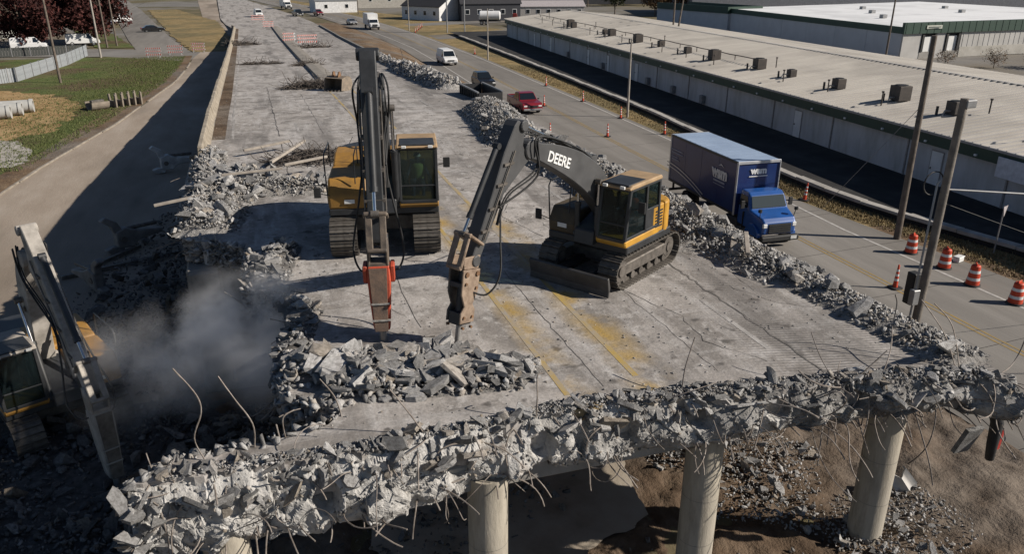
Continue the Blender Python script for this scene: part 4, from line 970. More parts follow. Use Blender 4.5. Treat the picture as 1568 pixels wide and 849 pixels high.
Bx = dict(w=2.6, L=3.55, H=.88, pad=.6, pitch=.171, tail=1.5, nose=1.35, hood=1.15, cabl=1.75, cabh=1.83, bw=.38, bt=.78, st=.68, sw=.36, cr=.075, br=.36, ch=.072, linkm=M('rusty_plate', (.3, .225, .165), .7, (.14, .095, .065), 5, 7, .004, 25), tankm=M('panel_shade_brown', (.09, .065, .03), .6, (.04, .032, .022), 2, 6))  # tank box yellow turned dark brown: its shaded side is put into the colour
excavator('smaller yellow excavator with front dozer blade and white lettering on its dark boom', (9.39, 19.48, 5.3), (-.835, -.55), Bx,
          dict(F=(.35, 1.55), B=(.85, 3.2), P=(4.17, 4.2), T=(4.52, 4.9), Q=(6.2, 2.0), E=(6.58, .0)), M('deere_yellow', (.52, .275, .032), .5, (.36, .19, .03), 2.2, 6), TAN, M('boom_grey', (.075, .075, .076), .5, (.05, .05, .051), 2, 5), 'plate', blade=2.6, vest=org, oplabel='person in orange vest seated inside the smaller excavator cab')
dust = M('dusty_white_paint', (.42, .38, .33), .8, (.24, .215, .185), 2.5, 7); dusta = M('dusty_arm', (.4, .37, .33), .8, (.17, .155, .135), 2.5, 7)
Cx = dict(A); Cx.update(brm=M('dusty_breaker', (.36, .335, .3), .8, (.2, .185, .165), 3, 6), brw=STEEL, ears=0, linkm=lw)
excavator('dust covered excavator hammering at the left edge beside the overpass', (-7.35, 25.35, 0), (.446, -.892), Cx,
          dict(F=(.45, 2.05), B=(.5, 5.2), P=(2.0, 5.95), T=(2.2, 6.9), Q=(5.2, 3.0), E=(5.45, .05)), YEL, dust, dusta, 'box').scale = (1, -1, 1)
# lettering on the boom
def text(s, size, mat, parent, mtx, name='lettering', ext=.006, bold=0.):
    c = bpy.data.curves.new(name, 'FONT'); c.body = s; c.size = size; c.extrude = ext; c.align_x = 'CENTER'; c.align_y = 'CENTER'; c.offset = bold
    o = bpy.data.objects.new(name, c); COL.objects.link(o)
    dg = bpy.context.evaluated_depsgraph_get(); me = bpy.data.meshes.new_from_object(o.evaluated_get(dg)); COL.objects.unlink(o); bpy.data.objects.remove(o)
    me.materials.clear(); me.materials.append(mat); o = bpy.data.objects.new(name, me); link(o, parent); o.matrix_local = mtx; return o
exB = [o for o in COL.objects if o.name.startswith('excavator') and o.get('label', '').startswith('smaller')][0]
bm_ = [c for c in exB.children if c.name.startswith('boom') and 'bracket' not in c.name and 'lug' not in c.name][0]
def frame(origin, xa, za):
    xa = Vector(xa).normalized(); za = Vector(za).normalized(); ya = za.cross(xa).normalized(); m = Matrix((xa, ya, za)).transposed().to_4x4(); m.translation = origin; return m
LETTER = M('white_vinyl', (.8, .8, .78), .5)
text('DEERE', .36, LETTER, bm_, frame((3.02, .2, 3.74), (-.93, 0, -.37), (0, 1, 0)), bold=.008)
# ================================================================= RUBBLE
dzf = lambda x, y: deck_z(y)
gz = lambda x, y: .03
rubble('rubble_pile', 'heap of pale broken slabs under the two breakers in the deck centre', [((.4, 15.7), (3.3, 14.9), .8, .32), ((1.1, 14.6), (4.3, 14.1), .7, .28), ((3.4, 14.7), (4.9, 14.2), .5, .18)], dzf, 300, 2600, (.15, .44), (.02, .15), 21, .85, tilt=.3, bedclip=lambda x, y: inside(poly, x, y) and x > .2, bedk=.4, bedm=DUSTB)
rubble('rubble_pile', 'pale rubble along the broken left edge of the deck beside the abutment', [((-2.35, 27.0), (-2.3, 38.5), .75, .45), ((-2.0, 27.), (-1.1, 33), 1.15, .4), ((-1.6, 27.2), (-1.2, 28.2), .6, .3), ((-1.9, 31.5), (1.9, 30.9), 1.0, .5), ((-1.5, 34), (0., 33.2), .8, .4)], dzf, 290, 5500, (.1, .4), (.02, .11), 22, .55, bedm=DUSTB)
rubble('rubble_pile', 'small sunlit heap of slab pieces on the ledge of the opening', [((-.3, 21.3), (.25, 23.9), .62, .3), ((.1, 20.4), (.6, 18.6), .4, .16), ((.5, 18.2), (.1, 16.6), .4, .2)], dzf, 110, 500, (.12, .3), (.03, .09), 23, .8, tilt=.3)
rubble('rubble_windrow', 'long windrow of grey rubble on the right deck edge behind the smaller excavator', [((13.5, 46.3), (12.3, 37), 1.75, .9), ((12.4, 37), (13.1, 27), 1.7, .75), ((13.0, 27.5), (13.1, 21.2), 1.75, .8), ((13.3, 21), (13.8, 17.6), 1.15, .4), ((13.9, 17.6), (14.3, 12), .8, .24)], dzf, 300, 22000, (.1, .42), (.015, .11), 24, .4, cat='rubble windrow', bedm=DUSTB, bedk=.95)
rubble('rubble_windrow', 'far windrow of pale rubble on the right deck edge beside the brown bank', [((14.3, 59.5), (14.0, 78), 1.35, .9), ((14.1, 78), (14.3, 96), .8, .5)], dzf, 230, 4200, (.16, .45), (.05, .2), 25, .3, cat='rubble windrow', bedm=DUSTB, bedk=.9)
rubble('rubble_strip', 'ragged strip of slab pieces lying along the near deck rim', [((-2.2, 12.55), (1.4, 12.35), .2, .05), ((1.4, 12.35), (5, 12.5), .22, .05), ((5, 12.5), (8, 12.25), .27, .07), ((8, 12.2), (11.4, 11.7), .27, .08), ((11.4, 11.7), (14.3, 11.), .3, .1)], dzf, 250, 4200, (.06, .22), (.015, .06), 26, .7, bed=False, tilt=.35)
rubble('rubble_pile', 'scattered grey rubble on the brown dirt below the right end column', [((13.3, 12.3), (15.3, 12.6), 1.5, .22), ((11.8, 14), (13.2, 16), 1.4, .25), ((11., 16.5), (13, 20), 1.4, .3)], lambda x, y: dirtz(x, y), 240, 5200, (.06, .24), (.015, .08), 27, .15, bed=False)
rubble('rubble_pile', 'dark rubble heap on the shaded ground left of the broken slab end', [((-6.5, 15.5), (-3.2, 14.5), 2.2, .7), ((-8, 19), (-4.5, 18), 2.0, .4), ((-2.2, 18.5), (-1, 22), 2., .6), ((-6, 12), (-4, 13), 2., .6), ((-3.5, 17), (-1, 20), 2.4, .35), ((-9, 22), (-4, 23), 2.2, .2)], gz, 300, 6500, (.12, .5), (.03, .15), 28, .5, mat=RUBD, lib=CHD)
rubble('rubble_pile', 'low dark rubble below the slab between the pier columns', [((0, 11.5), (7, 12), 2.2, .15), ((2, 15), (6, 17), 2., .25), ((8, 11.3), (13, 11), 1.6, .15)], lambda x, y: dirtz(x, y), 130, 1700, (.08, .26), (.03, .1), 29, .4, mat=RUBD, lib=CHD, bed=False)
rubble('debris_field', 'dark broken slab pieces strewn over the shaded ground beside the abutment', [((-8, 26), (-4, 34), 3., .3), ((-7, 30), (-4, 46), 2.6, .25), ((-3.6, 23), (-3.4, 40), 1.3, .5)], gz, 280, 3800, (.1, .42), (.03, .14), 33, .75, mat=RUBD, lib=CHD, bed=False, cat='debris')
# crumbs spread over the deck
rnd = random.Random(31); it = []
for i in range(1800):
    x = rnd.uniform(-2.4, 14.4); y = rnd.uniform(12.8, 60) if rnd.random() < .6 else rnd.uniform(12.8, 26)
    if x < .6 and y < 27: continue
    sz = rnd.uniform(.015, .05); it.append((rnd.choice(('slab', 'lump')), rnd.randint(0, 13), (x, y, deck_z(y) + sz * .3), (rnd.gauss(0, .4), rnd.gauss(0, .4), rnd.uniform(0, 6)), (sz, sz * .8, sz * .6)))
o = merged('loose_debris', it, RUB, None); tag(o, 'loose concrete crumbs scattered over the grey deck', 'debris', kind='stuff')
# splayed concrete chunk with bars on the ground, curved pale shell piece
m = MB(); n = 8
for i in range(n + 1):
    a = i / n * 1.9; r = .42 + .06 * math.sin(i * 2)
    m.v += [(r * math.cos(a), r * math.sin(a), 0), (r * .8 * math.cos(a), r * .8 * math.sin(a), .45 + .1 * math.sin(i)), ((r - .06) * math.cos(a), (r - .06) * math.sin(a), 0), ((r * .8 - .06) * math.cos(a), (r * .8 - .06) * math.sin(a), .43 + .1 * math.sin(i))]
for i in range(n):
    a = 4 * i; b = a + 4; m.f += [(a, b, b + 1, a + 1), (a + 2, a + 3, b + 3, b + 2), (a + 1, b + 1, b + 3, a + 3), (a, a + 2, b + 2, b)]
o = m.build('pipe_fragment', M('pale_shell', (.5, .48, .45), .8), smooth=50); o.location = (15.7, 13.6, .25); o.rotation_euler = (.5, .3, 3.6); tag(o, 'curved pale pipe fragment lying on the dirt at lower right', 'pipe fragment')
# planks and bars on the left rubble
for i, (p, q, w) in enumerate([((-.8, 37.6, 5.6), (1.3, 38.4, 5.75), .14), ((.3, 33.5, 5.9), (1.9, 36.5, 6.1), .14), ((-1.6, 31.4, 6.0), (.7, 31.6, 6.05), .11), ((-3.9, 29.4, 5.55), (-2.2, 29.6, 5.75), .12), ((13.05, 18.0, 5.75), (13.75, 19.2, 5.95), .13), ((.8, 32.6, 5.95), (2.6, 33.4, 6.0), .12), ((2.2, 31.0, 5.7), (3.4, 32.4, 5.8), .1), ((-4.0, 14.2, .75), (-3.2, 14.6, 1.0), .13)]):
    m = MB(); m.beam(p, q, w, w * .8); o = m.build('timber', M('pale_timber', (.36, .32, .27), .9, (.24, .21, .18), 3), bevel=.01)
    tag(o, ['grey timber slanting out of the left rubble toward the parapet', 'pale timber propped upright over the left rubble pile', 'timber lying flat across the middle of the left rubble', 'bar sticking out over the left deck edge', 'short pale timber on the right windrow by the truck', 'timber at the right end of the left rubble under the brush', 'short timber leaning on the foot of the left rubble', 'timber poking out of the dark rubble heap at lower left'][i], 'timber')
# brush and rebar heaps: each a tangle of thin bars
def brush(label, c, rx, ry, h, n, seed, mat, r=.014, L=(.35, 1.1)):
    rnd = random.Random(seed); m = MB()
    for i in range(n):
        a = rnd.uniform(0, 6.28); k = rnd.random() ** .6; p = Vector((rx * k * math.cos(a), ry * k * math.sin(a), h * (1 - k * k) * rnd.random()))
        m.tube(strand(p, (rnd.gauss(0, 1), rnd.gauss(0, 1), rnd.gauss(.05, .25)), rnd.uniform(*L), r, rnd.gauss(0, .8), rnd, 4, .3), r * rnd.uniform(.6, 1.4), 4)
    for i, (x, y, z) in enumerate(m.v): m.v[i] = (x, y, max(z, .01))
    o = thing('rebar_heap', label, 'rebar heap', c); q = m.build('bars', mat, o); q['kind'] = 'stuff'; return o
TW = M('twigs_bars', (.12, .1, .085), .9, (.06, .05, .042), 5)
brush('tangled dark rebar heap on the deck left of the large excavator', (2.2, 36.0, 5.3), 2.1, 1.0, .5, 700, 41, TW)
brush('bushy rebar heap beside the loader bucket at the median end', (4.6, 64.3, deck_z(64.3)), 2.6, 1.2, .6, 900, 42, TW, .018, (.4, 1.3))
brush('rebar tangle lying over the middle of the median strip', (5.6, 88, deck_z(88)), 1.5, 1.2, .4, 320, 43, TW, .022, (.4, 1.2))
brush('flat scrap strip lying across the left lane near the parapet', (1.0, 92, deck_z(92)), 2.6, .5, .2, 300, 44, TW, .022, (.4, 1.2))
brush('scrap heap at the far end of the left parapet', (-1., 132, deck_z(132)), 2.6, 1.5, .6, 340, 45, TW, .03, (.5, 1.8))
brush('scrap strip in front of the barricades on the far deck', (8.5, 120, deck_z(120)), 2.8, .8, .3, 300, 46, TW, .03, (.5, 1.7))
brush('small rebar tangle at the far tip of the right windrow', (15.3, 84, deck_z(84)), 1.2, .8, .7, 90, 47, TW, .025, (.4, 1.4))
# loader bucket lying on the deck
bk = thing('steel_bucket', 'worn steel excavator bucket lying on the deck behind the tall arm', 'bucket', (6.1, 61.5, deck_z(61.5)), -2.3)
prof = [(.55, .95)] + [(-.1 + .62 * math.cos(a), .55 + .55 * math.sin(a)) for a in [PI * (.35 + 1.25 * i / 10) for i in range(11)]] + [(.75, .1)]
inn = [(x * .9 + .03, z * .9 + .06) for x, z in prof]
m = MB(); k = len(prof)
for y in (-.75, .75): m.v += [(x, y, z) for x, z in prof] + [(x, y, z) for x, z in inn]
for i in range(k - 1):
    a, b = i, i + 1; m.f += [(a, b, 2 * k + b, 2 * k + a), (k + a, 3 * k + a, 3 * k + b, k + b), (a, k + a, k + b, b), (2 * k + a, 2 * k + b, 3 * k + b, 3 * k + a)]
BKM = M('bucket_steel', (.24, .19, .14), .8, (.12, .1, .08), 3, 6); m.build('shell', BKM, bk)
for y in (-.78, .78): m = MB(); m.prism(prof, 'y', y - .03, y + .03); m.build('side_plate', BKM, bk)
for i in range(5): m = MB(); m.prism([(.7, .08), (1.0, .02), (1.0, .05), (.7, .18)], 'y', -.6 + i * .3 - .06, -.6 + i * .3 + .06); m.build('tooth', STEEL, bk)
m = MB()
for y in (-.25, .25): m.prism([(-.1, 1.05), (.35, 1.0), (.2, 1.4), (0, 1.42)], 'y', y - .04, y + .04)
m.build('hanger', RUST, bk)
# demolition attachments parked in the shade left of the wall
def grapple(label, c, rz, s, mat):
    o = thing('demolition_attachment', label, 'attachment', c, rz)
    def C(p): return [(x * s, z * s) for x, z in p]
    m = MB(); m.prism(C([(-.3, .3), (.6, .25), (1.0, .6), (2.4, .75), (2.45, 1.0), (1.0, 1.2), (.3, 1.5), (-.3, 1.3)]), 'y', -.3 * s, .3 * s); m.build('body', mat, o, bevel=.05)
    m = MB(); m.prism(C([(-.3, 1.1), (.2, 1.2), (-.1, 1.9), (-.7, 2.3), (-1.0, 2.1), (-.5, 1.7)]), 'y', -.22 * s, .22 * s); m.build('upper_jaw', mat, o, bevel=.04)
    m = MB(); m.prism(C([(-.25, .4), (.1, .3), (-.1, .0), (-.7, .0), (-1.0, .3), (-.6, .45)]), 'y', -.25 * s, .25 * s); m.build('lower_jaw', mat, o, bevel=.04)
    m = MB(); m.cyl((.4 * s, 0, 1.35 * s), (2.2 * s, 0, 1.35 * s), .12 * s, n=12); m.cyl((.1 * s, -.35 * s, .8 * s), (.1 * s, .35 * s, .8 * s), .18 * s, n=14); m.build('cylinder', STEEL, o, smooth=40)
    return o
gm = M('scuffed_pale_steel', (.5, .5, .5), .5, (.25, .25, .25), 2, 6)
grapple('pale steel crusher jaw lying in the shade below the left parapet', (-6.6, 58.5, 0.02), .25, .85, gm)
grapple('dark steel shear lying in the shade beside the abutment', (-7.3, 41.5, 0.02), .5, .85, M('dark_scuffed', (.2, .19, .18), .6, (.1, .095, .09), 2))
grapple('dark pulverizer head lying in the shade near the dusty excavator', (-7.6, 36.0, 0.02), 2.2, .75, M('dark_scuffed', (.12, .115, .11)))
for i, (p, q) in enumerate([((-9.5, 38.2, .12), (-3.6, 40.4, .2)), ((-5.2, 51, .1), (-3.2, 52.2, .15)), ((-9, 38.6, .12), (-6.5, 41.6, .2))]):
    m = MB(); m.beam(p, q, .22, .16); tag(m.build('steel_beam', STEEL, bevel=.01), ['long steel beam lying in the shade across the frontage road', 'short steel beam in the shade close to the wall', 'steel beam angled beside the dark shear in the shade'][i], 'beam')
# roll-off container between the two windrows
dk = M('container_black', (.03, .03, .032), .55, (.02, .02, .02), 2)
ct = thing('waste_container', 'low black open waste container between the two rubble windrows', 'container', (15.1, 53.6, deck_z(53) - .45), PI / 2 + .02)
L_, w_, h_ = 4.6, 1.7, 1.0
for nm, c, d in (('side_wall', (0, w_ / 2, h_ / 2), (L_, .07, h_)), ('side_wall', (0, -w_ / 2, h_ / 2), (L_, .07, h_)), ('end_wall', (L_ / 2, 0, h_ / 2 - .01), (.07, w_ - .1, h_ - .03)), ('end_wall', (-L_ / 2, 0, h_ / 2 - .01), (.07, w_ - .1, h_ - .03)), ('floor_plate', (0, 0, .1), (L_ - .1, w_ - .1, .08))):
    m = MB(); m.box(c, d); m.build(nm, dk, ct)
for i in range(9):
    for s in (-1, 1): m = MB(); m.box((-L_ / 2 + .4 + i * (L_ - .8) / 8, s * (w_ / 2 + .075), h_ / 2), (.09, .08, h_ * .94)); m.build('rib', dk, ct)
for s in (-1, 1): m = MB(); m.box((0, s * (w_ / 2 + .02), h_ + .03), (L_ + .1, .14, .08)); m.build('top_rail', GREYM, ct)
# ================================================================= VEHICLES
TYRE = M('tyre', (.02, .02, .02), .85); RIM = M('rim', (.4, .4, .4), .35, (.3, .3, .3), 3, 2, 0, None, .7)
HL = M('headlight_glass', (.75, .75, .72), .15); TL = M('tail_light', (.35, .02, .015), .3); PLATE = M('plate_white', (.6, .6, .58), .5)
def wheel(parent, x, y, r, w=.24):
    s = 1 if y > 0 else -1
    m = MB(); m.ring((x, y - w / 2 * s, r), (x, y + w / 2 * s, r), r, r * .6, 22); t = m.build('wheel', TYRE, parent, smooth=40)
    m = MB(); m.cyl((x, y - w * .3 * s, r), (x, y + w * .38 * s, r), r * .61, n=18); m.cyl((x, y + w * .38 * s, r), (x, y + w * .45 * s, r), r * .2, n=10); m.build('rim', RIM, t, smooth=40)
def vehicle(name, label, cat, loc, fwd, kind, paint, group=None):
    rz = math.atan2(fwd[1], fwd[0]); v = thing(name, label, cat, loc, rz, group)
    S = {'suv': dict(L=4.7, W=1.88, body=[(-2.3, .3), (-2.35, .75), (-2.28, 1.05), (.95, 1.08), (2.05, .95), (2.32, .75), (2.35, .35)], cab=[(-2.2, 1.04), (-1.95, 1.66), (-1.2, 1.74), (.1, 1.72), (.95, 1.04)], r=.37, wx=1.42),
         'sedan': dict(L=4.7, W=1.84, body=[(-2.35, .28), (-2.38, .7), (-2.2, .95), (.9, .95), (2.1, .82), (2.36, .6), (2.38, .3)], cab=[(-1.85, .93), (-1.15, 1.4), (-.3, 1.45), (.25, 1.4), (1.05, .93)], r=.33, wx=1.4),
         'pickup': dict(L=5.8, W=2.0, body=[(-2.85, .45), (-2.88, 1.1), (-.72, 1.12), (-.7, 1.18), (1.35, 1.2), (2.65, 1.1), (2.88, .85), (2.9, .45)], cab=[(-.72, 1.15), (-.5, 1.8), (.1, 1.88), (.75, 1.84), (1.45, 1.17)], r=.4, wx=1.8),
         'van': dict(L=5.6, W=2.0, body=[(-2.75, .4), (-2.8, 1.2), (1.75, 1.2), (2.5, 1.05), (2.78, .8), (2.8, .4)], cab=[(-2.78, 1.18), (-2.7, 2.0), (-2.4, 2.12), (.95, 2.12), (1.25, 2.02), (1.95, 1.18)], r=.36, wx=1.75)}[kind]
    W_ = S['W'] / 2
    zlo = min(z for x, z in S['body'])
    m = MB(); m.prism(S['body'], 'y', -W_, W_); b = m.build('body', paint, v, bevel=.09, seg=3)
    zc0 = S['cab'][0][1]; zc1 = max(z for x, z in S['cab'])
    tp = lambda p: (W_ - .05) - .2 * (p[1] - zc0) / (zc1 - zc0)
    m = MB(); m.prism(S['cab'], 'y', 0, 0, taper=tp); m.build('roof', paint, v, bevel=.06, seg=2)
    cab = S['cab']; q = lambda p, s, o=0: (p[0], s * (tp(p) + o), p[1])
    # windscreen, rear window, side windows
    def lerp2(a, b, t): return (a[0] + (b[0] - a[0]) * t, a[1] + (b[1] - a[1]) * t)
    a, c = cab[-1], cab[-2]; a2, c2 = lerp2(a, c, .1), lerp2(a, c, .92)
    def inset(p, s, k): y = tp(p) * k; return (p[0], s * y, p[1])
    m = MB(); m.slab([inset(a2, -1, .9), inset(a2, 1, .9), inset(c2, 1, .9), inset(c2, -1, .9)], .02); m.build('windscreen', GLASS, v)
    a, c = cab[0], cab[1]; a2, c2 = lerp2(a, c, .25 if kind != 'van' else .2), lerp2(a, c, .9)
    m = MB(); m.slab([inset(a2, 1, .85), inset(a2, -1, .85), inset(c2, -1, .85), inset(c2, 1, .85)], .02); m.build('rear_window', GLASS, v)
    zlow, zhigh = zc0 + .08, zc1 - .12
    xr = cab[0][0] + .3; xf = cab[-1][0] - .35; xtf = cab[-2][0] - .12; xtr = cab[1][0] + .25
    if kind == 'van': parts = [(.75, xf, .8, xtf + .1)]
    elif kind == 'pickup': parts = [(-.55, .28, -.42, .25), (.34, xf, .31, xtf)]
    else: parts = [(xr, -.45, xtr, -.45), (-.38, xf, -.38, xtf)]
    for s in (-1, 1):
        for x0, x1, u0, u1 in parts:
            P = [(x0, zlow), (x1, zlow), (u1, zhigh), (u0, zhigh)]; Q = [(p[0], s * (tp(p) + .004), p[1]) for p in P]
            m = MB(); m.slab(Q if s < 0 else Q[::-1], .015); m.build('side_window', GLASS, v)
        m = MB(); m.box((xf + .1, s * (W_ + .1), zc0 + .12), (.1, .2, .14)); m.build('mirror', BLACK, v, bevel=.03)
        xe = max(x for x, z in S['body']); ze = [z for x, z in S['body'] if x > xe - .2][0]
        m = MB(); m.box((xe - .05, s * W_ * .74, ze * .98 - .02), (.1, .36, .16)); m.build('headlight', HL, v, bevel=.03)
        xm = min(x for x, z in S['body']); m = MB(); m.box((xm + .03, s * W_ * .84, .85), (.08, .2, .26)); m.build('tail_light', TL, v, bevel=.02)
        for x in (-S['wx'], S['wx']): wheel(v, x, s * (W_ - .12), S['r'])
    m = MB(); m.box((xe + .01, 0, .48), (.14, W_ * 1.9, .2)); m.build('bumper', GREYM if kind in ('van', 'pickup') else BLACK, v, bevel=.05)
    m = MB(); m.box((xe + .0, 0, ze * .92), (.06, W_ * 1.0, .2)); m.build('grille', BLACK, v, bevel=.02)
    m = MB(); m.box((xe + .085, 0, .5), (.02, .32, .15)); m.build('number_plate', PLATE, v)
    m = MB(); m.box((0, 0, zlo - .02), (S['L'] * .8, W_ * 1.7, .12)); m.build('underbody', BLACK, v)
    if kind == 'pickup':
        m = MB(); m.box((-1.8, 0, 1.105), (1.95, W_ * 1.66, .04)); m.build('bed_liner', BLACK, v)
        for s in (-1, 1): m = MB(); m.box((-1.8, s * W_ * .93, 1.16), (2.1, .12, .12)); m.build('bed_rail', paint, v, bevel=.03)
        m = MB(); m.box((-2.82, 0, 1.16), (.1, W_ * 1.8, .12)); m.build('tailgate', paint, v, bevel=.03)
    return v
CARM = M('car_red', (.2, .012, .02), .3, (.17, .01, .017), 1, 2, coat=.5); CARB = M('car_black', (.012, .012, .014), .25, (.009, .009, .01), 1, 2, coat=.5); CARS = M('car_silver', (.4, .41, .42), .3, (.37, .37, .38), 1, 2, 0, None, .5); CARW = M('car_white', (.7, .7, .69), .35, (.62, .62, .61), 1, 2)
RZ = .03
vehicle('pickup_truck', 'dark red pickup truck driving toward the camera on the right road', 'pickup truck', (25.7, 75.0, RZ), (-.03, -1), 'pickup', CARM)
vehicle('suv', 'black SUV following behind the red pickup', 'car', (26.3, 92.0, RZ), (-.02, -1), 'suv', CARB)
vehicle('van', 'white panel van on the right road behind the black SUV', 'van', (27.7, 116.5, RZ), (.0, -1), 'van', CARW)
vehicle('car', 'silver car beside the white far box truck', 'car', (25.0, 206., RZ), (.1, -1), 'sedan', CARS)
vehicle('suv', 'dark red SUV far up the right road', 'car', (20.5, 247., .16), (.2, -1), 'suv', CARM)
vehicle('pickup_truck', 'dark pickup truck at the far end of the brown bank', 'pickup truck', (14.5, 246., .16), (.2, -1), 'pickup', CARB)
vehicle('van', 'small white van standing on the far deck beside the barricades', 'van', (3.5, 245., .16), (.1, -1), 'van', CARW)
vehicle('car', 'black car at the far left junction beyond the barricades', 'car', (-20.0, 197., RZ), (1, .25), 'sedan', CARB)
def far_truck(name, label, loc, fwd, box, cabp):
    v = thing(name, label, 'truck', loc, math.atan2(fwd[1], fwd[0]))
    m = MB(); m.box((-1.2, 0, 2.2), (5.4, 2.4, 2.5)); m.build('cargo_box', box, v, bevel=.05)
    m = MB(); m.prism([(1.55, .6), (3.7, .6), (3.75, 1.35), (2.75, 1.5), (2.45, 2.3), (1.55, 2.35)], 'y', -1.05, 1.05); m.build('cab', cabp, v, bevel=.08, seg=2)
    m = MB(); m.slab([(2.76, -.95, 1.55), (2.76, .95, 1.55), (2.5, .9, 2.22), (2.5, -.9, 2.22)], .03); m.build('windscreen', GLASS, v)
    m = MB(); m.box((3.78, 0, 1.05), (.05, 1.1, .45)); m.build('grille', BLACK, v); m = MB(); m.box((3.8, 0, .6), (.2, 2.1, .25)); m.build('bumper', BLACK, v)
    for s in (-1, 1):
        m = MB(); m.box((3.76, s * .8, 1.1), (.06, .3, .22)); m.build('headlight', HL, v)
        m = MB(); m.slab([(1.8, s * 1.06, 1.5), (2.6, s * 1.06, 1.5), (2.4, s * 1.06, 2.2), (1.8, s * 1.06, 2.2)], .015); m.build('side_window', GLASS, v)
        for x in (2.9, -2.6): wheel(v, x, s * .95, .46, .3)
    m = MB(); m.box((-.5, 0, .75), (6.2, 1.0, .25)); m.build('chassis', BLACK, v)
    return v
far_truck('box_truck', 'white box truck far up the right road behind the van', (27.6, 190., RZ), (.05, -1), CARW, CARW)
far_truck('box_truck', 'white truck at the very top of the far road', (13.5, 290., .16), (.2, -1), CARW, CARW)
# ---- blue box truck
BL = M('truck_blue', (.01, .034, .13), .35, (.006, .018, .1), .8, 3, coat=.3); BLC = M('truck_cab_blue', (.012, .08, .3), .38, (.01, .06, .22), 1, 3, coat=.6); FR = M('aluminium_trim', (.55, .56, .58), .4, (.45, .46, .48), 2, 3, 0, None, .4); RO = M('truck_roof', (.3, .38, .5), .5, (.24, .31, .42), .7, 5)
tr = thing('box_truck', 'blue box truck with white lettering driving past the rubble windrow', 'truck', (24.95, 37.1, RZ), math.atan2(-1, -.04))
bx0, bx1, bw, z0, z1 = -4.7, 2.9, 1.25, 1.12, 3.95
m = MB(); m.box(((bx0 + bx1) / 2, 0, (z0 + z1) / 2), (bx1 - bx0, bw * 2, z1 - z0)); box = m.build('cargo_box', BL, tr, bevel=.02)
m = MB(); m.box(((bx0 + bx1) / 2, 0, z1 + .015), (bx1 - bx0 - .1, bw * 2 - .12, .04)); m.build('box_roof', RO, box)
for s in (-1, 1):
    for z, h in ((z1 - .03, .12), (z0 + .06, .14)): m = MB(); m.box(((bx0 + bx1) / 2, s * (bw + .012), z), (bx1 - bx0 + .04, .04, h)); m.build('side_rail', DARKM if z > 2 else DARKM, box)
    for x in (bx0, bx1): m = MB(); m.box((x, s * (bw + .003), (z0 + z1) / 2), (.14, .06, z1 - z0 + .03)); m.build('corner_post', FR, box, bevel=.015)
m = MB(); m.box((bx1 + .01, 0, z1 - .03), (.1, bw * 2 + .05, .16)); m.build('front_rail', FR, box, bevel=.015)
m = MB(); m.box((bx0 - .01, 0, z1 - .03), (.08, bw * 2, .14)); m.build('rear_rail', FR, box)
m = MB(); m.box((bx0 - .02, 0, (z0 + z1) / 2), (.04, bw * 1.85, z1 - z0 - .3)); m.build('rear_door', WHITE, box)
m = MB()
for i in range(13): m.box((bx0 + .4 + i * .6, 0, z1 + .04), (.05, bw * 2 - .16, .025))
m.build('roof_ribs', RO, box, kind='stuff')
for s in (-1, 1):
    for i in range(3): m = MB(); m.box((bx0 + 1.9 + i * 1.9, s * (bw + .002), (z0 + z1) / 2), (.012, .008, z1 - z0 - .24)); m.build('side_seam', BL, box)
for z in (1.35, 2.05): m = MB(); m.box((3.62, 0, z - .3), (.02, 2.27, .9)); m.build('door_gap', BLACK, tr) if z < 2 else None
# lettering: side facing left of picture is the truck's right side (y<0)
text('wsm', .85, LETTER, box, frame((1.2, -bw - .035, 3.0), (1, 0, 0), (0, -1, 0)), bold=.04)
m = MB(); m.box((1.2, -bw - .03, 2.68), (1.25, .012, .03)); m.build('logo_rule', LETTER, box)
m = MB(); m.box((1.2, -bw - .03, 2.52), (1.2, .012, .1)); m.build('logo_strapline', M('pale_blue_print', (.3, .33, .42), .5), box)
m = MB(); m.box((1.2, -bw - .03, 2.34), (1.2, .012, .04)); m.build('logo_strapline', M('pale_blue_print', (.14, .17, .25)), box)
m = MB(); m.add([(1.0, -bw - .03, 3.38), (1.3, -bw - .03, 3.52), (1.6, -bw - .03, 3.36), (1.3, -bw - .03, 3.45)], [(0, 1, 2, 3)]); m.build('logo_roof', LETTER, box)
for z, w, x in ((3.15, 1.5, -3.9), (2.98, 1.4, -3.8), (2.72, .8, -4.1), (2.58, .9, -4.0)): m = MB(); m.box((x, -bw - .03, z), (w, .012, .06)); m.build('side_print', M('pale_blue_print', (.14, .17, .25)), box)
for d in (0, .22):
    P = [(-5.0 + 4.6 * t, 2.25 - d - .9 * t ** 1.8) for t in [i / 12 for i in range(13)]]
    m = MB()
    for x, z in P: m.v += [(x, -bw - .04, z + .035), (x, -bw - .04, z - .035)]
    for i in range(12): m.f.append((2 * i, 2 * i + 2, 2 * i + 3, 2 * i + 1))
    m.build('swoosh_stripe', FR, box)
text('wsm', .5, LETTER, box, frame((bx1 + .035, 0, 3.45), (0, 1, 0), (1, 0, 0)), bold=.025)
m = MB(); m.box((bx1 + .03, 0, 3.16), (.012, 1.1, .05)); m.build('logo_rule', LETTER, box)
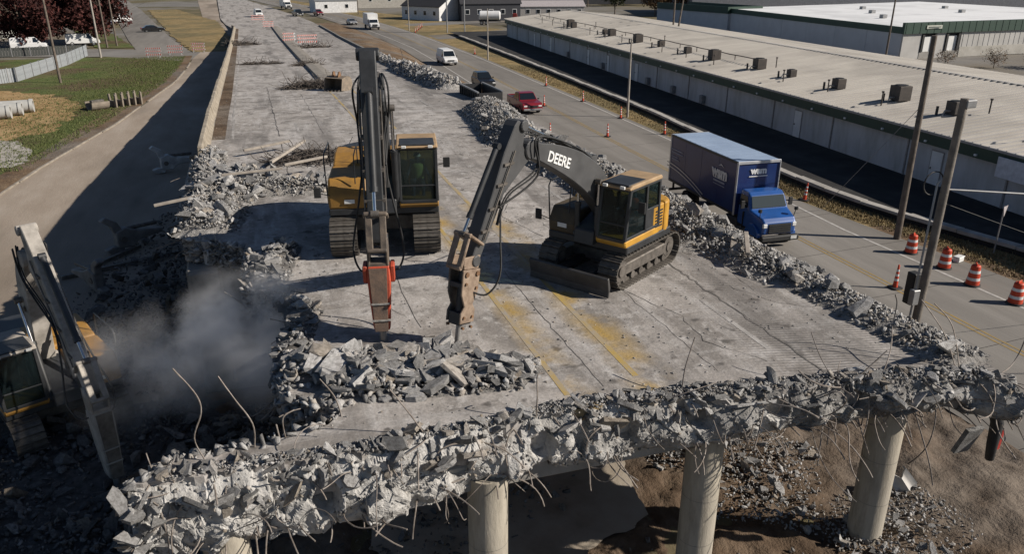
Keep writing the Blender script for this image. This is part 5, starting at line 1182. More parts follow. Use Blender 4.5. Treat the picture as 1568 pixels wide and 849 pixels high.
# cab
cp = [(3.05, .75), (4.95, .62), (5.32, .7), (5.36, 1.3), (5.15, 1.52), (4.25, 1.75), (3.95, 2.42), (3.75, 2.56), (3.1, 2.6), (3.0, 2.4)]
hwf = lambda p: 1.12 if p[0] < 4.3 and p[1] < 1.8 else (1.12 - .16 * max(0, p[0] - 4.2) if p[1] < 1.8 else 1.02)
m = MB(); m.prism(cp, 'y', 0, 0, taper=hwf); cb = m.build('cab', BLC, tr, bevel=.1, seg=3)
m = MB(); m.slab([(4.24, -1.0, 1.82), (4.24, 1.0, 1.82), (3.97, .93, 2.38), (3.97, -.93, 2.38)], .025); m.build('windscreen', glass('windscreen_glass', (.05, .06, .06), .1), cb)
for s in (-1, 1):
    Q = [(3.2, s * 1.115, 1.78), (4.05, s * 1.115, 1.78), (3.85, s * 1.05, 2.35), (3.2, s * 1.05, 2.38)]
    m = MB(); m.slab(Q if s < 0 else Q[::-1], .02); m.build('side_window', GLASS, cb)
    m = MB(); m.box((3.98, s * 1.42, 2.0), (.1, .22, .42)); m.box((3.95, s * 1.26, 2.0), (.04, .3, .04)); m.build('mirror', BLACK, cb, bevel=.02)
    m = MB(); m.tube([(5.0, s * .98, 1.5), (5.05, s * 1.05, 1.9)], .02, 6); m.cyl((5.05, s * 1.05, 1.85), (5.05, s * 1.05, 2.0), .1, n=10); m.build('hood_mirror', BLACK, cb)
    m = MB(); m.box((5.3, s * .84, 1.18), (.14, .26, .24)); m.build('headlight', HL, cb, bevel=.04)
    m = MB(); a = [i * PI / 8 for i in range(9)]; m.prism([(4.55 + .62 * math.cos(t), .5 + .62 * math.sin(t)) for t in a], 'y', s * .82, s * 1.14); m.build('fender', BLC, cb, bevel=.03)
    wheel(tr, 4.55, s * .98, .5, .3); wheel(tr, -2.6, s * .98, .5, .34); wheel(tr, -2.6, s * .62, .5, .28)
    m = MB(); m.box((2.6, s * .95, .75), (1.1, .5, .45)); m.build('fuel_tank', DARKM, tr, bevel=.06)
for i in range(4): m = MB(); m.box((5.385, 0, .86 + i * .11), (.04, 1.25, .05)); m.build('grille_bar', DARKM, cb)
m = MB(); m.box((5.37, 0, 1.03), (.02, 1.3, .5)); m.build('grille', BLACK, cb)
m = MB(); m.box((5.42, 0, .52), (.26, 2.2, .3)); m.build('bumper', BLACK, tr, bevel=.06)
m = MB(); m.box((5.56, .75, .55), (.02, .34, .17)); m.build('number_plate', PLATE, tr)
m = MB(); m.box((-.2, .4, .85), (9.4, .12, .24)); m.box((-.2, -.4, .85), (9.4, .12, .24)); m.build('chassis', BLACK, tr)
for s in (-1, 1): m = MB(); m.box((-4.9, s * .8, .7), (.1, .1, .6)); m.build('bumper_post', BLACK, tr)
m = MB(); m.box((-4.95, 0, .45), (.12, 2.2, .14)); m.build('rear_bumper', BLACK, tr)

# ================================================================= TRAFFIC CONTROL
ORG = M('cone_orange', (.55, .055, .014), .6, (.42, .04, .012), 3); REF = M('reflective_white', (.7, .7, .68), .5); 
def cone(label, x, y, h=1.07, z=.03, tilt=0):
    c = thing('traffic_cone', label, 'traffic cone', (x, y, z), 0, 'slim orange traffic cones')
    m = MB(); m.prism([(-.26, -.2), (-.2, -.26), (.2, -.26), (.26, -.2), (.26, .2), (.2, .26), (-.2, .26), (-.26, .2)], 'z', 0, .07); m.build('base', BLACK, c, bevel=.01)
    r = lambda k: .115 + (.04 - .115) * k
    m = MB(); m.cyl((0, 0, .07), (0, 0, h), r(0), r(1), 14); m.cyl((0, 0, h), (0, 0, h + .06), .05, .03, 10); b = m.build('body', ORG, c, smooth=40)
    for k in (.3, .52, .74): m = MB(); m.cyl((0, 0, .07 + (h - .07) * k), (0, 0, .07 + (h - .07) * (k + .11)), r(k) + .004, r(k + .11) + .004, 14, cap=False); m.build('reflective_band', REF, b, smooth=40)
    c.rotation_euler = (tilt, 0, random.random())
cone('orange traffic cone nearest the camera, left of the four drums', 26.4, 25.4)
cone('orange traffic cone on the dry verge right of the blue truck cab', 31.6, 38.6, tilt=.08)
cone('orange traffic cone in the road beside the yellow line past the red pickup', 28.1, 60.1)
cone('orange traffic cone at the road edge right of the pale light pole', 33.2, 59.5)
cone('orange traffic cone on the verge just left of the pale light pole', 32.9, 67.6)
cone('orange traffic cone on the verge right of the red pickup', 33.4, 78.0)
cone('orange traffic cone on the verge right of the black SUV', 33.7, 90.2)
cone('orange traffic cone below the smaller excavator boom by the windrow', 23.6, 62.0)
cone('orange traffic cone just right of the red pickup headlight', 28.4, 76.5)
cone('orange traffic cone on the verge by the second light pole', 35.2, 128.)
cone('orange traffic cone on the far brown bank edge', 16.6, 118., z=1.4)
for i in range(5): cone('%s tiny orange cone of the far row right of the white box truck' % ['nearest', 'second nearest', 'middle', 'fourth nearest', 'farthest'][i], 35 + i * 1.2, 176. + i * 4)
def drum(label, x, y):
    d = thing('traffic_drum', label, 'traffic drum', (x, y, .03), random.random(), 'orange and white traffic drums')
    m = MB(); m.cyl((0, 0, 0), (0, 0, .08), .36, .33, 20); m.build('base', BLACK, d, smooth=40)
    zs = [.06, .28, .41, .62, .75, .93]
    for k, (a, b) in enumerate(zip(zs, zs[1:])):
        r0 = .29 - .02 * k; m = MB(); m.cyl((0, 0, a), (0, 0, b), r0, r0 - .012, 24); m.build('white_band' if k % 2 else 'orange_band', REF if k % 2 else ORG, d, smooth=40)
    m = MB(); m.cyl((0, 0, .93), (0, 0, .99), .2, .15, 20); m.box((0, 0, 1.02), (.3, .05, .1)); m.build('lid_handle', ORG, d, bevel=.01)
drum('orange and white drum farthest from the camera, nearest the tall pole', 30.6, 28.9)
drum('second orange and white drum counted from the tall pole', 30.5, 26.7)
drum('third orange and white drum counted from the tall pole', 30.0, 24.6)
drum('orange and white drum at the right picture edge', 30.0, 22.4)
def barricade(label, x, y, rz, w=2.4, z=.03):
    b = thing('barricade', label, 'barricade', (x, y, z), rz, 'red and white striped barricades')
    for s in (-1, 1): m = MB(); m.box((s * w * .38, 0, .75), (.06, .06, 1.5)); m.build('post', WHITE, b); m = MB(); m.box((s * w * .38, 0, .04), (.08, 1.2, .08)); m.build('foot', GREYM, b)
    for zz in (.45, .95, 1.4):
        m = MB(); m.box((0, -.05, zz), (w, .03, .22)); r = m.build('rail', REF, b)
        k = int(w / .3)
        for i in range(k):
            x0 = -w / 2 + i * .3; m = MB(); m.add([(x0, -.068, zz - .11), (x0 + .15, -.068, zz - .11), (x0 + .28, -.068, zz + .11), (x0 + .13, -.068, zz + .11)], [(0, 1, 2, 3)]); m.build('stripe', ORG, r)
barricade('left striped barricade closing the left road at the grass corner', -14.6, 139.5, -.2)
barricade('middle striped barricade closing the left road', -11.6, 142.6, -.2)
barricade('right striped barricade closing the left road by the wall', -8.2, 146.2, -.2, 2.2)
barricade('striped barricade on the far deck right of the median', 8.6, 128, .05, 3, deck_z(128))
barricade('striped barricade on the far deck at the median tip', 6.3, 136, .05, 2., deck_z(136))
barricade('striped barricade far back on the closed carriageway', 4.6, 190, .05, 2.4, deck_z(190))
barricade('striped barricade farthest back at the end of the closed carriageway', 3., 225, .05, 3.4, .16)
# ================================================================= POLES
def pole(name, label, x, y, h, r0, r1, mat, z=0., lean=(0, 0), group='roadside poles', arm=None):
    p = thing(name, label, 'pole', (x, y, z), 0, group)
    m = MB(); m.tube([(0, 0, -.3), (lean[0] * .5, lean[1] * .5, h * .5), (lean[0], lean[1], h)], r0, 10, r1); m.build('shaft', mat, p, smooth=50)
    return p
PALEW = M('pale_wood_pole', (.36, .33, .29), .9, (.24, .215, .185), 3, 6)
# near pole stands between deck and road; traffic signal strapped low on it
p = pole('utility_pole', 'weathered wooden pole behind the deck edge with black signal head', 18.9, 17.15, 10.05, .145, .115, M('grey_wood', (.2, .175, .15), .9, (.11, .095, .08), 3, 7, .01, 20), lean=(.1, 0))
sg = MB(); sg.box((.06, .42, 4.1), (.3, .34, 1.05)); s_ = sg.build('signal_housing', BLACK, p, bevel=.03)
for i in range(3): m = MB(); m.cyl((.2, .42, 3.75 + i * .35), (.42, .36, 3.73 + i * .35), .14, .14, 12, cap=False); m.build('visor', BLACK, s_)
m = MB(); m.box((-.25, .0, 4.0), (.25, .2, .5)); m.build('meter_box', GREYM, p, bevel=.02)
m = MB(); m.tube([(-.2, .05, 0), (-.2, .05, 7.6), (-.1, .05, 7.7)], .035, 6); m.build('conduit', GREYM, p, smooth=50)
m = MB(); m.tube([(.1 + .35 * math.cos(a) - .4, .1, 7.6 + .35 * math.sin(a)) for a in [i * PI / 8 for i in range(17)]], .02, 5); m.build('cable_coil', BLACK, p, smooth=50)
m = MB(); m.box((.25, .0, 9.9), (.35, .3, .22)); m.build('top_bracket', GREYM, p, bevel=.02)
pole('utility_pole', 'tall dark wooden pole on the verge right of the blue truck', 31.6, 30.9, 10.4, .19, .13, WOOD, lean=(0, .1))
for i, (x, y, h, l) in enumerate([(33.8, 68.0, 7.3, 'pale slim light pole on the verge in front of the warehouse middle'), (35.0, 119.6, 7.6, 'pale slim light pole on the verge near the white van'), (34.8, 182, 8., 'thin far light pole by the white house'), (-22.7, 142.2, 11, 'pale wooden pole at the grey fence corner'), (-22.9, 111.6, 12.5, 'dark wooden pole in the grass in front of the grey fence'), (-24.2, 160, 10, 'thick dark pole on the grass island'), (-23.0, 163, 10, 'slimmer pole right behind the thick one on the grass island'), (-27.5, 195, 10, 'dark pole far on the left grass strip'), (88.5, 95, 9.2, 'slim pole rising in front of the white roofed warehouse'), (66, 118, 11, 'thin pole standing in the back lane behind the long warehouse'), (63, 112, 10, 'leaning thin pole in the back lane'), (32.5, 250, 9, 'far thin pole by the upper road')]):
    pole('light_pole' if i < 3 else 'utility_pole', l, x, y, h, .12 if i < 3 else (.17 if y < 170 else .14), .07 if i < 3 else .11, PALEW if i in (0, 1, 2, 3) else WOOD, lean=(1.2, 0) if 'leaning' in l else (0, 0))
# cables from the near pole
for i, (q, l) in enumerate([((48, 9, 6.9), 'overhead cable running right from the wooden pole'), ((36, 19.5, 1.0), 'guy wire slanting down from the wooden pole to the verge')]):
    a = Vector((19.0, 17.2, 7.4 if i == 0 else 7.0)); b = Vector(q); m = MB(); m.tube([a.lerp(b, t) + Vector((0, 0, -.5 * math.sin(PI * t) * (1 if i == 0 else .1))) for t in [k / 14 for k in range(15)]], .028 if i == 0 else .012, 5)
    tag(m.build('cable', GREYM if i == 0 else BLACK, smooth=60), l, 'cable')
a = Vector((31.6, 31, 7.)); b = Vector((31.2, 36.5, .1)); m = MB(); m.tube([a, b], .014, 5); tag(m.build('cable', GREYM), 'thin guy wire slanting from the tall dark pole to the verge', 'cable')
# small sign on a thin post seen from behind
s = thing('road_sign', 'small pale triangular sign on a thin post at the right verge', 'sign', (34.6, 27.6, 0), .4)
m = MB(); m.cyl((0, 0, 0), (0, 0, 2.5), .035, n=8); m.build('post', GREYM, s); m = MB(); m.prism([(-.28, 2.5), (.28, 2.5), (.0, 1.95)], 'y', -.06, -.04); m.build('sign_plate', M('sign_pale', (.5, .45, .45), .6), s); 
o = thing('utility_box', 'small white utility box on the verge behind the drums', 'box', (31.9, 27.2, .03), .3); m = MB(); m.box((0, 0, .12), (.5, .3, .24)); m.build('housing', WHITE, o, bevel=.03); m = MB(); m.box((0, 0, .26), (.55, .34, .05)); m.build('lid', WHITE, o, bevel=.02)

# ================================================================= LONG WAREHOUSE
WALLW = ground_material('warehouse_wall', [(.3, (.4, .4, .39)), (.5, (.5, .5, .495)), (.7, (.54, .54, .535))], 1.2, [(.3, (.36, .35, .33)), (.7, (.5, .5, .49))], .5, .003, 20., (1, 1, .25)); GREEN = M('fascia_green', (.018, .05, .032), .55, (.013, .038, .025), .6, 4)
def roof_mat(name, c, c2):
    m, n, b = newmat(name); v = coords(n, (.12, 1, 1))
    n.links.new(mix(n, ramp(n, noi(n, coords(n), .12, 5, .6), [(.48, .0), (.62, .4)]), ramp(n, noi(n, v, .8, 7, .7), [(.35, c2), (.62, c)]), tuple(x * .62 for x in c2)), b.inputs['Base Color']); b.inputs['Roughness'].default_value = .6; return m
ROOF1 = roof_mat('ribbed_roof', (.52, .49, .44), (.43, .4, .36)); ROOF2 = roof_mat('white_membrane', (.8, .8, .79), (.7, .7, .69))
ang = math.atan2(.075, 1.)
wh = thing('warehouse', 'long low white warehouse with dark green fascia and pale ribbed metal roof', 'warehouse', (40.4, 32, .45), -ang)   # local y runs along the front wall
Y0, Y1, DP = -16., 124., 27.
bays = frange(Y0, Y1, 8.4)
for a, b in zip(bays, bays[1:]):
    m = MB(); m.box((.15, (a + b) / 2, 1.27), (.3, b - a - .1, 2.54)); m.build('wall_panel', WALLW, wh)
    m = MB(); m.box((-.0, b, 1.25), (.16, .12, 2.5)); m.build('downpipe', GREYM, wh)
    m = MB(); m.box((-.28, (a + b) / 2, 2.92), (.5, b - a - .012, .78)); m.build('fascia_panel', GREEN, wh)
    for k in (.25, .75): m = MB(); m.box((-.58, a + (b - a) * k, 2.72), (.12, .16, .12)); m.build('wall_lamp', WHITE, wh)
m = MB(); m.box((DP - .15, (Y0 + Y1) / 2, 1.6), (.3, Y1 - Y0, 3.2)); m.build('rear_wall', WALLW, wh)
for y in (Y0, Y1): m = MB(); m.prism([(.1, 0), (DP - .3, 0), (DP - .3, 3.2), (DP / 2, 4.55), (.1, 3.2)], 'y', y - .15, y + .15); m.build('gable_wall', WALLW, wh)
m = MB(); m.add([(-.6, Y0 - .4, 3.32), (DP / 2, Y0 - .4, 4.75), (DP + .4, Y0 - .4, 3.32), (-.6, Y1 + .4, 3.32), (DP / 2, Y1 + .4, 4.75), (DP + .4, Y1 + .4, 3.32)], [(0, 1, 4, 3), (1, 2, 5, 4)]); rf = m.build('roof', ROOF1, wh)
m = MB()
for y in frange(Y0 - .3, Y1 + .3, .62):
    for x0, z0, x1, z1 in ((-.6, 3.33, DP / 2, 4.76), (DP / 2, 4.76, DP + .4, 3.33)): m.beam((x0, y, z0 + .02), (x1, y, z1 + .02), .08, .13)
m.build('roof_ribs', ROOF1, rf, kind='stuff')
m = MB(); m.box((DP / 2, (Y0 + Y1) / 2, 4.8), (.5, Y1 - Y0 + .8, .06)); m.build('ridge_cap', ROOF1, rf)
m = MB(); m.box((-.62, (Y0 + Y1) / 2, 3.3), (.14, Y1 - Y0 + .8, .14)); m.build('gutter', GREYM, rf)
rz_ = lambda x: 3.32 + (x + .6) / (DP / 2 + .6) * 1.43
DARKAC = M('ac_brown', (.075, .06, .05), .7, (.045, .038, .032), 3)
for i, y in enumerate([9.2, 14.9, 21.6, 28.8, 34.7, 43.1, 50, 57.9, 64.3, 74.6, 78, 91.5, 94]):
    x = 3.6 + .25 * math.sin(i * 2.1); z = rz_(x); s = 1.0 + .25 * math.sin(i * 1.7)
    m = MB(); m.box((x, y, z + .5 * s), (.85 * s, .9 * s, .85 * s)); ac = m.build('air_conditioner', DARKAC, wh, bevel=.03)
    m = MB(); m.cyl((x, y, z + .92 * s), (x, y, z + .97 * s), .36 * s, n=16); m.build('fan_grille', BLACK, ac)
    m = MB(); m.tube([(x - .4, y - .1, z + .3), (x - .9, y - .1, z + .35), (x - 1.1, y - .1, z)], .05, 6); m.build('pipe', GREYM, ac)
    m = MB(); m.cyl((x - 1.0, y + .5, z - .05), (x - 1.0, y + .5, z + .55), .09, n=8); m.build('vent_pipe', DARKAC, ac)
for i, y in enumerate(frange(1.5, 112, 6.6)):
    x = 2.0 + (3.2 if i % 4 == 1 else 0); z = rz_(x); m = MB(); m.cyl((x, y, z - .05), (x, y, z + .95), .05, n=8); m.cyl((x, y, z + .95), (x, y, z + 1.05), .1, n=8); m.build('roof_vent', DARKAC, wh)
ys = frange(36, 118, 2.2); m = MB(); m.tube([(4.9, y, rz_(4.9) + .55 + .03 * math.sin(y)) for y in ys], .05, 5); m.build('roof_conduit', DARKAC, wh)
for y in frange(37, 117, 4.4): m = MB(); m.box((4.9, y, rz_(4.9) + .27), (.07, .07, .55)); m.build('conduit_stand', DARKAC, wh)
for i, (y, w, h) in enumerate([(21.5, .95, 2.1), (56, .95, 2.1), (66, .95, 2.05), (74, .95, 2.05), (93, 1.1, 2.2), (103, .9, 2.1), (6, .95, 2.1)]):
    m = MB(); m.box((-.03, y, h / 2), (.06, w, h)); d = m.build('door', WHITE, wh, bevel=.01); m = MB(); m.box((-.09, y + w * .36, 1.0), (.06, .05, .12)); m.build('handle', DARKM, d)
    m = MB(); m.box((-.02, y, h / 2 + .04), (.03, w + .16, h + .1)); m.build('door_frame', GREYM, d)
for y in (38, 52, 67.5, 83, 45): m = MB(); m.box((-.25, y, .55), (.4, .6, .8)); m.build('meter_box', GREYM, wh, bevel=.03)
m = MB(); m.box((-.66, -.9, 2.45), (.08, 3.4, 1.15)); m.build('blank_sign', M('sign_white', (.6, .62, .66), .5), wh, bevel=.01)
m = MB(); m.box((-.68, -3.6, 2.5), (.06, 1.5, 1.1)); m.build('blue_sign', M('sign_blue', (.02, .03, .12), .5), wh)
m = MB(); m.box((-.06, -4.2, 1.2), (.1, 2.4, 2.35)); dd = m.build('shop_door', M('door_pale', (.55, .55, .5), .5), wh)
for k in (-.6, .6): m = MB(); m.box((-.13, -4.2 + k, 1.25), (.04, .95, 2.0)); m.build('door_pane', GLASS, dd)
# ================================================================= WHITE-ROOFED WAREHOUSE
w2 = thing('warehouse', 'large warehouse with bright white flat roof, green fascia and loading docks', 'warehouse', (92.6, 96.6, .5))
A0, A1, A2, A3 = Vector((0, 0)), Vector((7.2, 61)), Vector((70, 70)), Vector((70, 3.))
def wallq(a, b, z0, z1, th, name, mat, par, out=0.):
    d = (b - a).normalized(); nn = Vector((d.y, -d.x)); a = a + nn * out; b = b + nn * out
    m = MB(); m.prism([tuple(a), tuple(b), tuple(b - nn * th), tuple(a - nn * th)], 'z', z0, z1); return m.build(name, mat, par)
HB = 4.3
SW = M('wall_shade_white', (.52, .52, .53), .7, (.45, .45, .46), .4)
for i in range(7): p, q = A1 + (A0 - A1) * (i / 7), A1 + (A0 - A1) * ((i + 1) / 7); wallq(p, p + (q - p) * .992, 0, HB - .6, .3, 'wall_panel', SW, w2)
wallq(A1, A0, HB - .6, HB + .35, .4, 'fascia', GREEN, w2, .12)
e0, e1 = A0, A3; du = (e1 - e0).normalized()
def ew(u0, u1, z0, z1, nm, mat, out=0., th=.3): return wallq(e0 + du * u0, e0 + du * u1, z0, z1, th, nm, mat, w2, out)
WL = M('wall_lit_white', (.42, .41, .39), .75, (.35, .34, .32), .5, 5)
ew(0, 3.6, 0, 3.7, 'end_wall', WL); ew(6.6, 8.4, 0, 3.7, 'dock_pier', WL); ew(11.6, 69, 1.5, 3.7, 'upper_cladding', WL); ew(11.6, 69, 0, 1.5, 'base_wall', M('base_concrete', (.42, .4, .36), .85, (.3, .285, .25), .8), .05)
for u in (3.6, 8.4):
    ew(u, u + 3., 0, 1.0, 'dock_sill', CONC, .05); ew(u, u + 3.0, 1.0, 3.7, 'dock_recess', BLACK, -.25)
    ew(u + .5, u + 2.5, 1.0, 3.2, 'dock_door', WHITE, -.15, .1); ew(u + .1, u + .5, 1.0, 3.5, 'dock_seal', BLACK, .15, .35); ew(u + 2.5, u + 2.9, 1.0, 3.5, 'dock_seal', BLACK, .15, .35)
for k, u in enumerate(frange(12, 68, 1.1)): ew(u, u + .1, 1.52, 3.69, 'cladding_rib', WL, .04, .05)
ew(-.3, 69, 3.7, 5.3, 'end_fascia', GREEN, .3, .5)
for u in frange(0, 68, 1.4): ew(u, u + .08, 3.72, 5.28, 'fascia_rib', GREEN, .34, .05)
m = MB(); z = HB + .2; m.add([(A0.x, A0.y, z), (A3.x, A3.y, z), (A2.x, A2.y, z + .3), (A1.x, A1.y, z)], [(0, 1, 2, 3)]); m.build('roof', ROOF2, w2)
ew(3.9, 6.9, 4.35, 4.85, 'wall_sign', M('sign_pale_yellow', (.55, .56, .48), .5), .42, .08)
m = MB(); p = e0 + du * 5.4; m.box((p.x, p.y - .52, 4.6), (2.2, .02, .16)); m.build('sign_print', M('sign_grey_print', (.18, .2, .18), .6), w2)
wallq(A1, A2, 0, HB, .3, 'rear_wall', SW, w2); wallq(A2, A3, 0, HB, .3, 'side_wall', SW, w2)
for i in range(5): m = MB(); m.box((14 + i * 9, 20 + (i * 13) % 30, HB + .6), (.9, .9, .6)); m.build('roof_unit', GREYM, w2)
# annex and farther sheds
def shed(name, label, x, y, z, lx, ly, h, rz, wall, fascia, roof, ridge=0., wins=0, fh=.9):
    b = thing(name, label, 'building', (x, y, z), rz)
    for nm, c, d in (('wall_front', (0, -ly / 2, h / 2), (lx, .3, h)), ('wall_back', (0, ly / 2, h / 2), (lx, .3, h)), ('wall_end', (-lx / 2 + .15, 0, h / 2), (.3, ly - .32, h - .01)), ('wall_end', (lx / 2 - .15, 0, h / 2), (.3, ly - .32, h - .01))):
        m = MB(); m.box(c, d); m.build(nm, wall, b)
    if fascia:
        for c, d in (((0, -ly / 2 - .1, h + fh / 2 - .3), (lx + .5, .3, fh)), ((-lx / 2 - .1, 0, h + fh / 2 - .3), (.3, ly, fh)), ((lx / 2 + .1, 0, h + fh / 2 - .3), (.3, ly, fh))):
            m = MB(); m.box(c, d); m.build('fascia', fascia, b)
    m = MB(); o = .35 if not fascia else 0
    if ridge:
        m.prism([(-ly / 2 - o, h), (0, h + ridge), (ly / 2 + o, h), (ly / 2 + o, h + .14), (0, h + ridge + .14), (-ly / 2 - o, h + .14)], 'x', -lx / 2 - o, lx / 2 + o)
        m.build('roof', roof, b)
        for s in (-1, 1): m = MB(); m.add([(s * lx / 2, -ly / 2, h - .02), (s * lx / 2, ly / 2, h - .02), (s * lx / 2, 0, h + ridge - .02)], [(0, 1, 2)]); m.build('gable', wall, b)
    else: m.box((0, 0, h + .1), (lx - .05, ly - .05, .12)); m.build('roof', roof, b)
    for i in range(wins):
        wx = -lx / 2 + lx * (i + .5) / wins
        m = MB(); m.box((wx, -ly / 2 - .16, h * .55), (1.2, .06, 1.3)); w = m.build('window', WHITE, b); m = MB(); m.box((wx, -ly / 2 - .2, h * .55), (.95, .04, 1.05)); m.build('pane', GLASS, w)
    return b
DKROOF = M('shingle_dark', (.035, .035, .04), .9, (.022, .022, .025), 2); CHAR = M('siding_charcoal', (.05, .052, .06), .8, (.038, .04, .046), 1); 
shed('storage_annex', 'grey annex with green fascia left of the white roofed warehouse', 101.5, 166.5, .5, 9, 26, 3.9, .12, SW, GREEN, DKROOF, fh=1.4)
shed('distant_shed', 'long grey industrial shed beyond the white roof at top right', 185, 208, .2, 120, 40, 7, -.32, M('shed_grey', (.3, .3, .32), .7), GREEN, GREYM, fh=1.6)
shed('white_house', 'white gabled house with dark roof beyond the right road', 50, 222, .02, 15, 11, 3.4, -1.04, M('siding_white', (.7, .7, .69), .7), None, DKROOF, 3.4, 4)
shed('charcoal_house', 'charcoal grey house with dark shingle roof beside the blue sign', 63, 215, .02, 16, 10, 4.2, -.1, CHAR, None, DKROOF, 3.2, 5)
shed('storage_units', 'low pale storage building with metal roof behind the tanker', 83, 227, .02, 24, 9, 2.7, -.22, M('unit_tan', (.4, .38, .36), .7), None, M('unit_roof', (.42, .38, .38), .6), 1.5, 8)
shed('beige_building', 'plain beige building at the top behind the white house', 48, 296, .02, 34, 14, 5, .1, M('beige_wall', (.36, .34, .3), .8), None, GREYM, 1.5, 5)
shed('white_shed', 'small white shed at the top left of the white house', 27, 268, .02, 13, 10, 3.5, .1, M('siding_white', (.7, .7, .69)), None, GREYM, 1.5, 2)
shed('brick_building', 'red brick building at the top left behind the maple trees', -58, 232, .02, 34, 20, 7, -.15, M('red_brick', (.22, .07, .05), .85, (.15, .05, .035), 2), None, DKROOF, 0, 5)
shed('pale_house', 'pale house with porch at the top left corner', -52, 190, .02, 12, 10, 4, -.4, M('siding_cream', (.5, .5, .46), .8), None, M('blue_grey_roof', (.16, .2, .23), .7), 2.4, 3)
shed('far_blue_shed', 'dark low building behind the storage units at the top', 138, 300, .02, 60, 18, 5, -.2, CHAR, None, M('blue_roof', (.1, .13, .17), .6), 2, 6)
# sign board on two posts
s = thing('sign_board', 'blue sign board on two tall posts beside the charcoal house', 'sign', (43.4, 173, 0), -.25)
for x in (-1.9, 1.9): m = MB(); m.cyl((x, 0, 0), (x, 0, 7.4), .14, n=10); m.build('post', GREYM, s)
m = MB(); m.box((0, 0, 8.2), (6.6, .35, 1.7)); bb = m.build('board', M('board_blue', (.02, .06, .2), .5), s, bevel=.03)
m = MB(); m.box((0, -.19, 8.2), (5.6, .02, .5)); m.build('board_print', M('board_print', (.5, .52, .55), .5), bb)
# tanker trailer and red tractor
t = thing('tank_trailer', 'white tank trailer parked before the charcoal house', 'trailer', (57.8, 195.5, .02), -.3)
m = MB(); m.cyl((-2.4, 0, 2.2), (2.4, 0, 2.2), 1.1, n=24); m.cyl((-2.7, 0, 2.2), (-2.4, 0, 2.2), .7, 1.1, 24); m.cyl((2.4, 0, 2.2), (2.7, 0, 2.2), 1.1, .7, 24); m.build('tank', CARW, t, smooth=40)
m = MB(); m.box((0, 0, .95), (5.4, 1.2, .3)); m.build('chassis', BLACK, t)
for s_ in (-1, 1):
    for x in (-2, -.8): wheel(t, x, s_ * 1.0, .5, .35)
t = thing('tractor', 'red tractor parked right of the white tank trailer', 'tractor', (64.5, 193, .02), -.3)
m = MB(); m.prism([(-1.5, .7), (1.8, .7), (1.8, 1.6), (-.2, 1.7), (-.4, 2.7), (-1.4, 2.7)], 'y', -.7, .7); m.build('body', M('tractor_red', (.25, .03, .02), .5), t, bevel=.06)
for s_ in (-1, 1): wheel(t, -.9, s_ * .95, .85, .45); wheel(t, 1.3, s_ * .85, .5, .3)
# ================================================================= LEFT SIDE THINGS
PIPEM = M('culvert_concrete', (.42, .42, .4), .85, (.32, .32, .3), 1)
for i, (x, y, z, l) in enumerate([(-24.2, 85.5, .62, 'nearest concrete pipe lying on the straw ground'), (-23.6, 87.2, .62, 'middle concrete pipe lying on the straw ground'), (-23.0, 88.9, .62, 'rear concrete pipe lying on the straw ground')]):
    o = thing('concrete_pipe', l, 'pipe', (x, y, 0.02), .12, 'large concrete pipes on the straw'); m = MB(); m.ring((-6, 0, .62), (1.6, 0, .62), .6, .48, 24); m.ring((1.6, 0, .62), (1.9, 0, .62), .68, .48, 24); m.build('barrel', PIPEM, o, smooth=40)
# row of cut concrete barrel sections on the grass
RNG = M('saddle_concrete', (.27, .23, .185), .9, (.16, .135, .105), 1.5)
o = thing('cut_culvert', 'long half cut culvert section lying on the grass near the kerb', 'culvert', (-15.3, 88.7, .0), .62)
m = MB(); n = 12; pr = [(.75 * math.cos(a), .75 * math.sin(a) + .72) for a in [PI * (.95 + 1.1 * i / n) for i in range(n + 1)]] + [(.62 * math.cos(a), .62 * math.sin(a) + .72) for a in [PI * (2.05 - 1.1 * i / n) for i in range(n + 1)]]
m.prism(pr, 'x', -.9, .9); m.build('shell', RNG, o); m = MB(); m.box((0, 0, .72), (1.3, .5, .5)); m.build('core', STEEL, o, bevel=.05)
for i in range(5):
    o = thing('concrete_saddle', ['first upright concrete saddle ring right of the cut culvert', 'second upright concrete saddle ring in the grass row', 'third upright concrete saddle ring in the grass row', 'fourth upright concrete saddle ring in the grass row', 'last upright concrete saddle ring nearest the kerb'][i], 'saddle', (-14.0 + i * .55, 89.7 + i * .42, 0), .62, 'concrete saddles in a row'); m = MB(); m.prism([(-.7, 0), (.7, 0), (.75, 1.3), (.5, 1.35), (.4, .7), (-.4, .7), (-.5, 1.35), (-.75, 1.3)], 'x', -.08, .08); m.build('ring_slab', RNG, o, bevel=.02)
    m = MB(); m.box((0, 0, .3), (.3, .3, .5)); m.build('bracket', STEEL, o)
# fences
def fence(label, pts, h, mat, pk, post, step=.3):
    f = thing('fence', label, 'fence', (pts[0][0], pts[0][1], 0)); ox, oy = pts[0]; 
    me = None
    for (a, b) in zip(pts, pts[1:]):
        L = math.hypot(b[0] - a[0], b[1] - a[1]); n = int(L / step); an = math.atan2(b[1] - a[1], b[0] - a[0])
        mb = MB(); mb.box((0, 0, h / 2), (step * .88, .05, h)); me = mb.mesh('slat', mat)
        for i in range(n):
            t = (i + .5) / n; instm('slat', me, f, (a[0] + (b[0] - a[0]) * t - ox, a[1] + (b[1] - a[1]) * t - oy, 0), (0, 0, an))
        mb = MB(); mb.box((0, 0, h * .53), (.12, .14, h * 1.06)); mp = mb.mesh('post', post)
        for i in range(int(L / 2.6) + 1): t = i * 2.6 / L; instm('post', mp, f, (a[0] + (b[0] - a[0]) * t - ox, a[1] + (b[1] - a[1]) * t - oy, 0), (0, 0, an))
fence('grey slatted fence at the grass corner behind the dark pole', [(-33, 110.5), (-28.3, 114.5), (-25.7, 133), (-25.2, 146)], 1.7, M('fence_grey', (.3, .32, .33), .7, (.22, .235, .245), 2), True, GREYM)
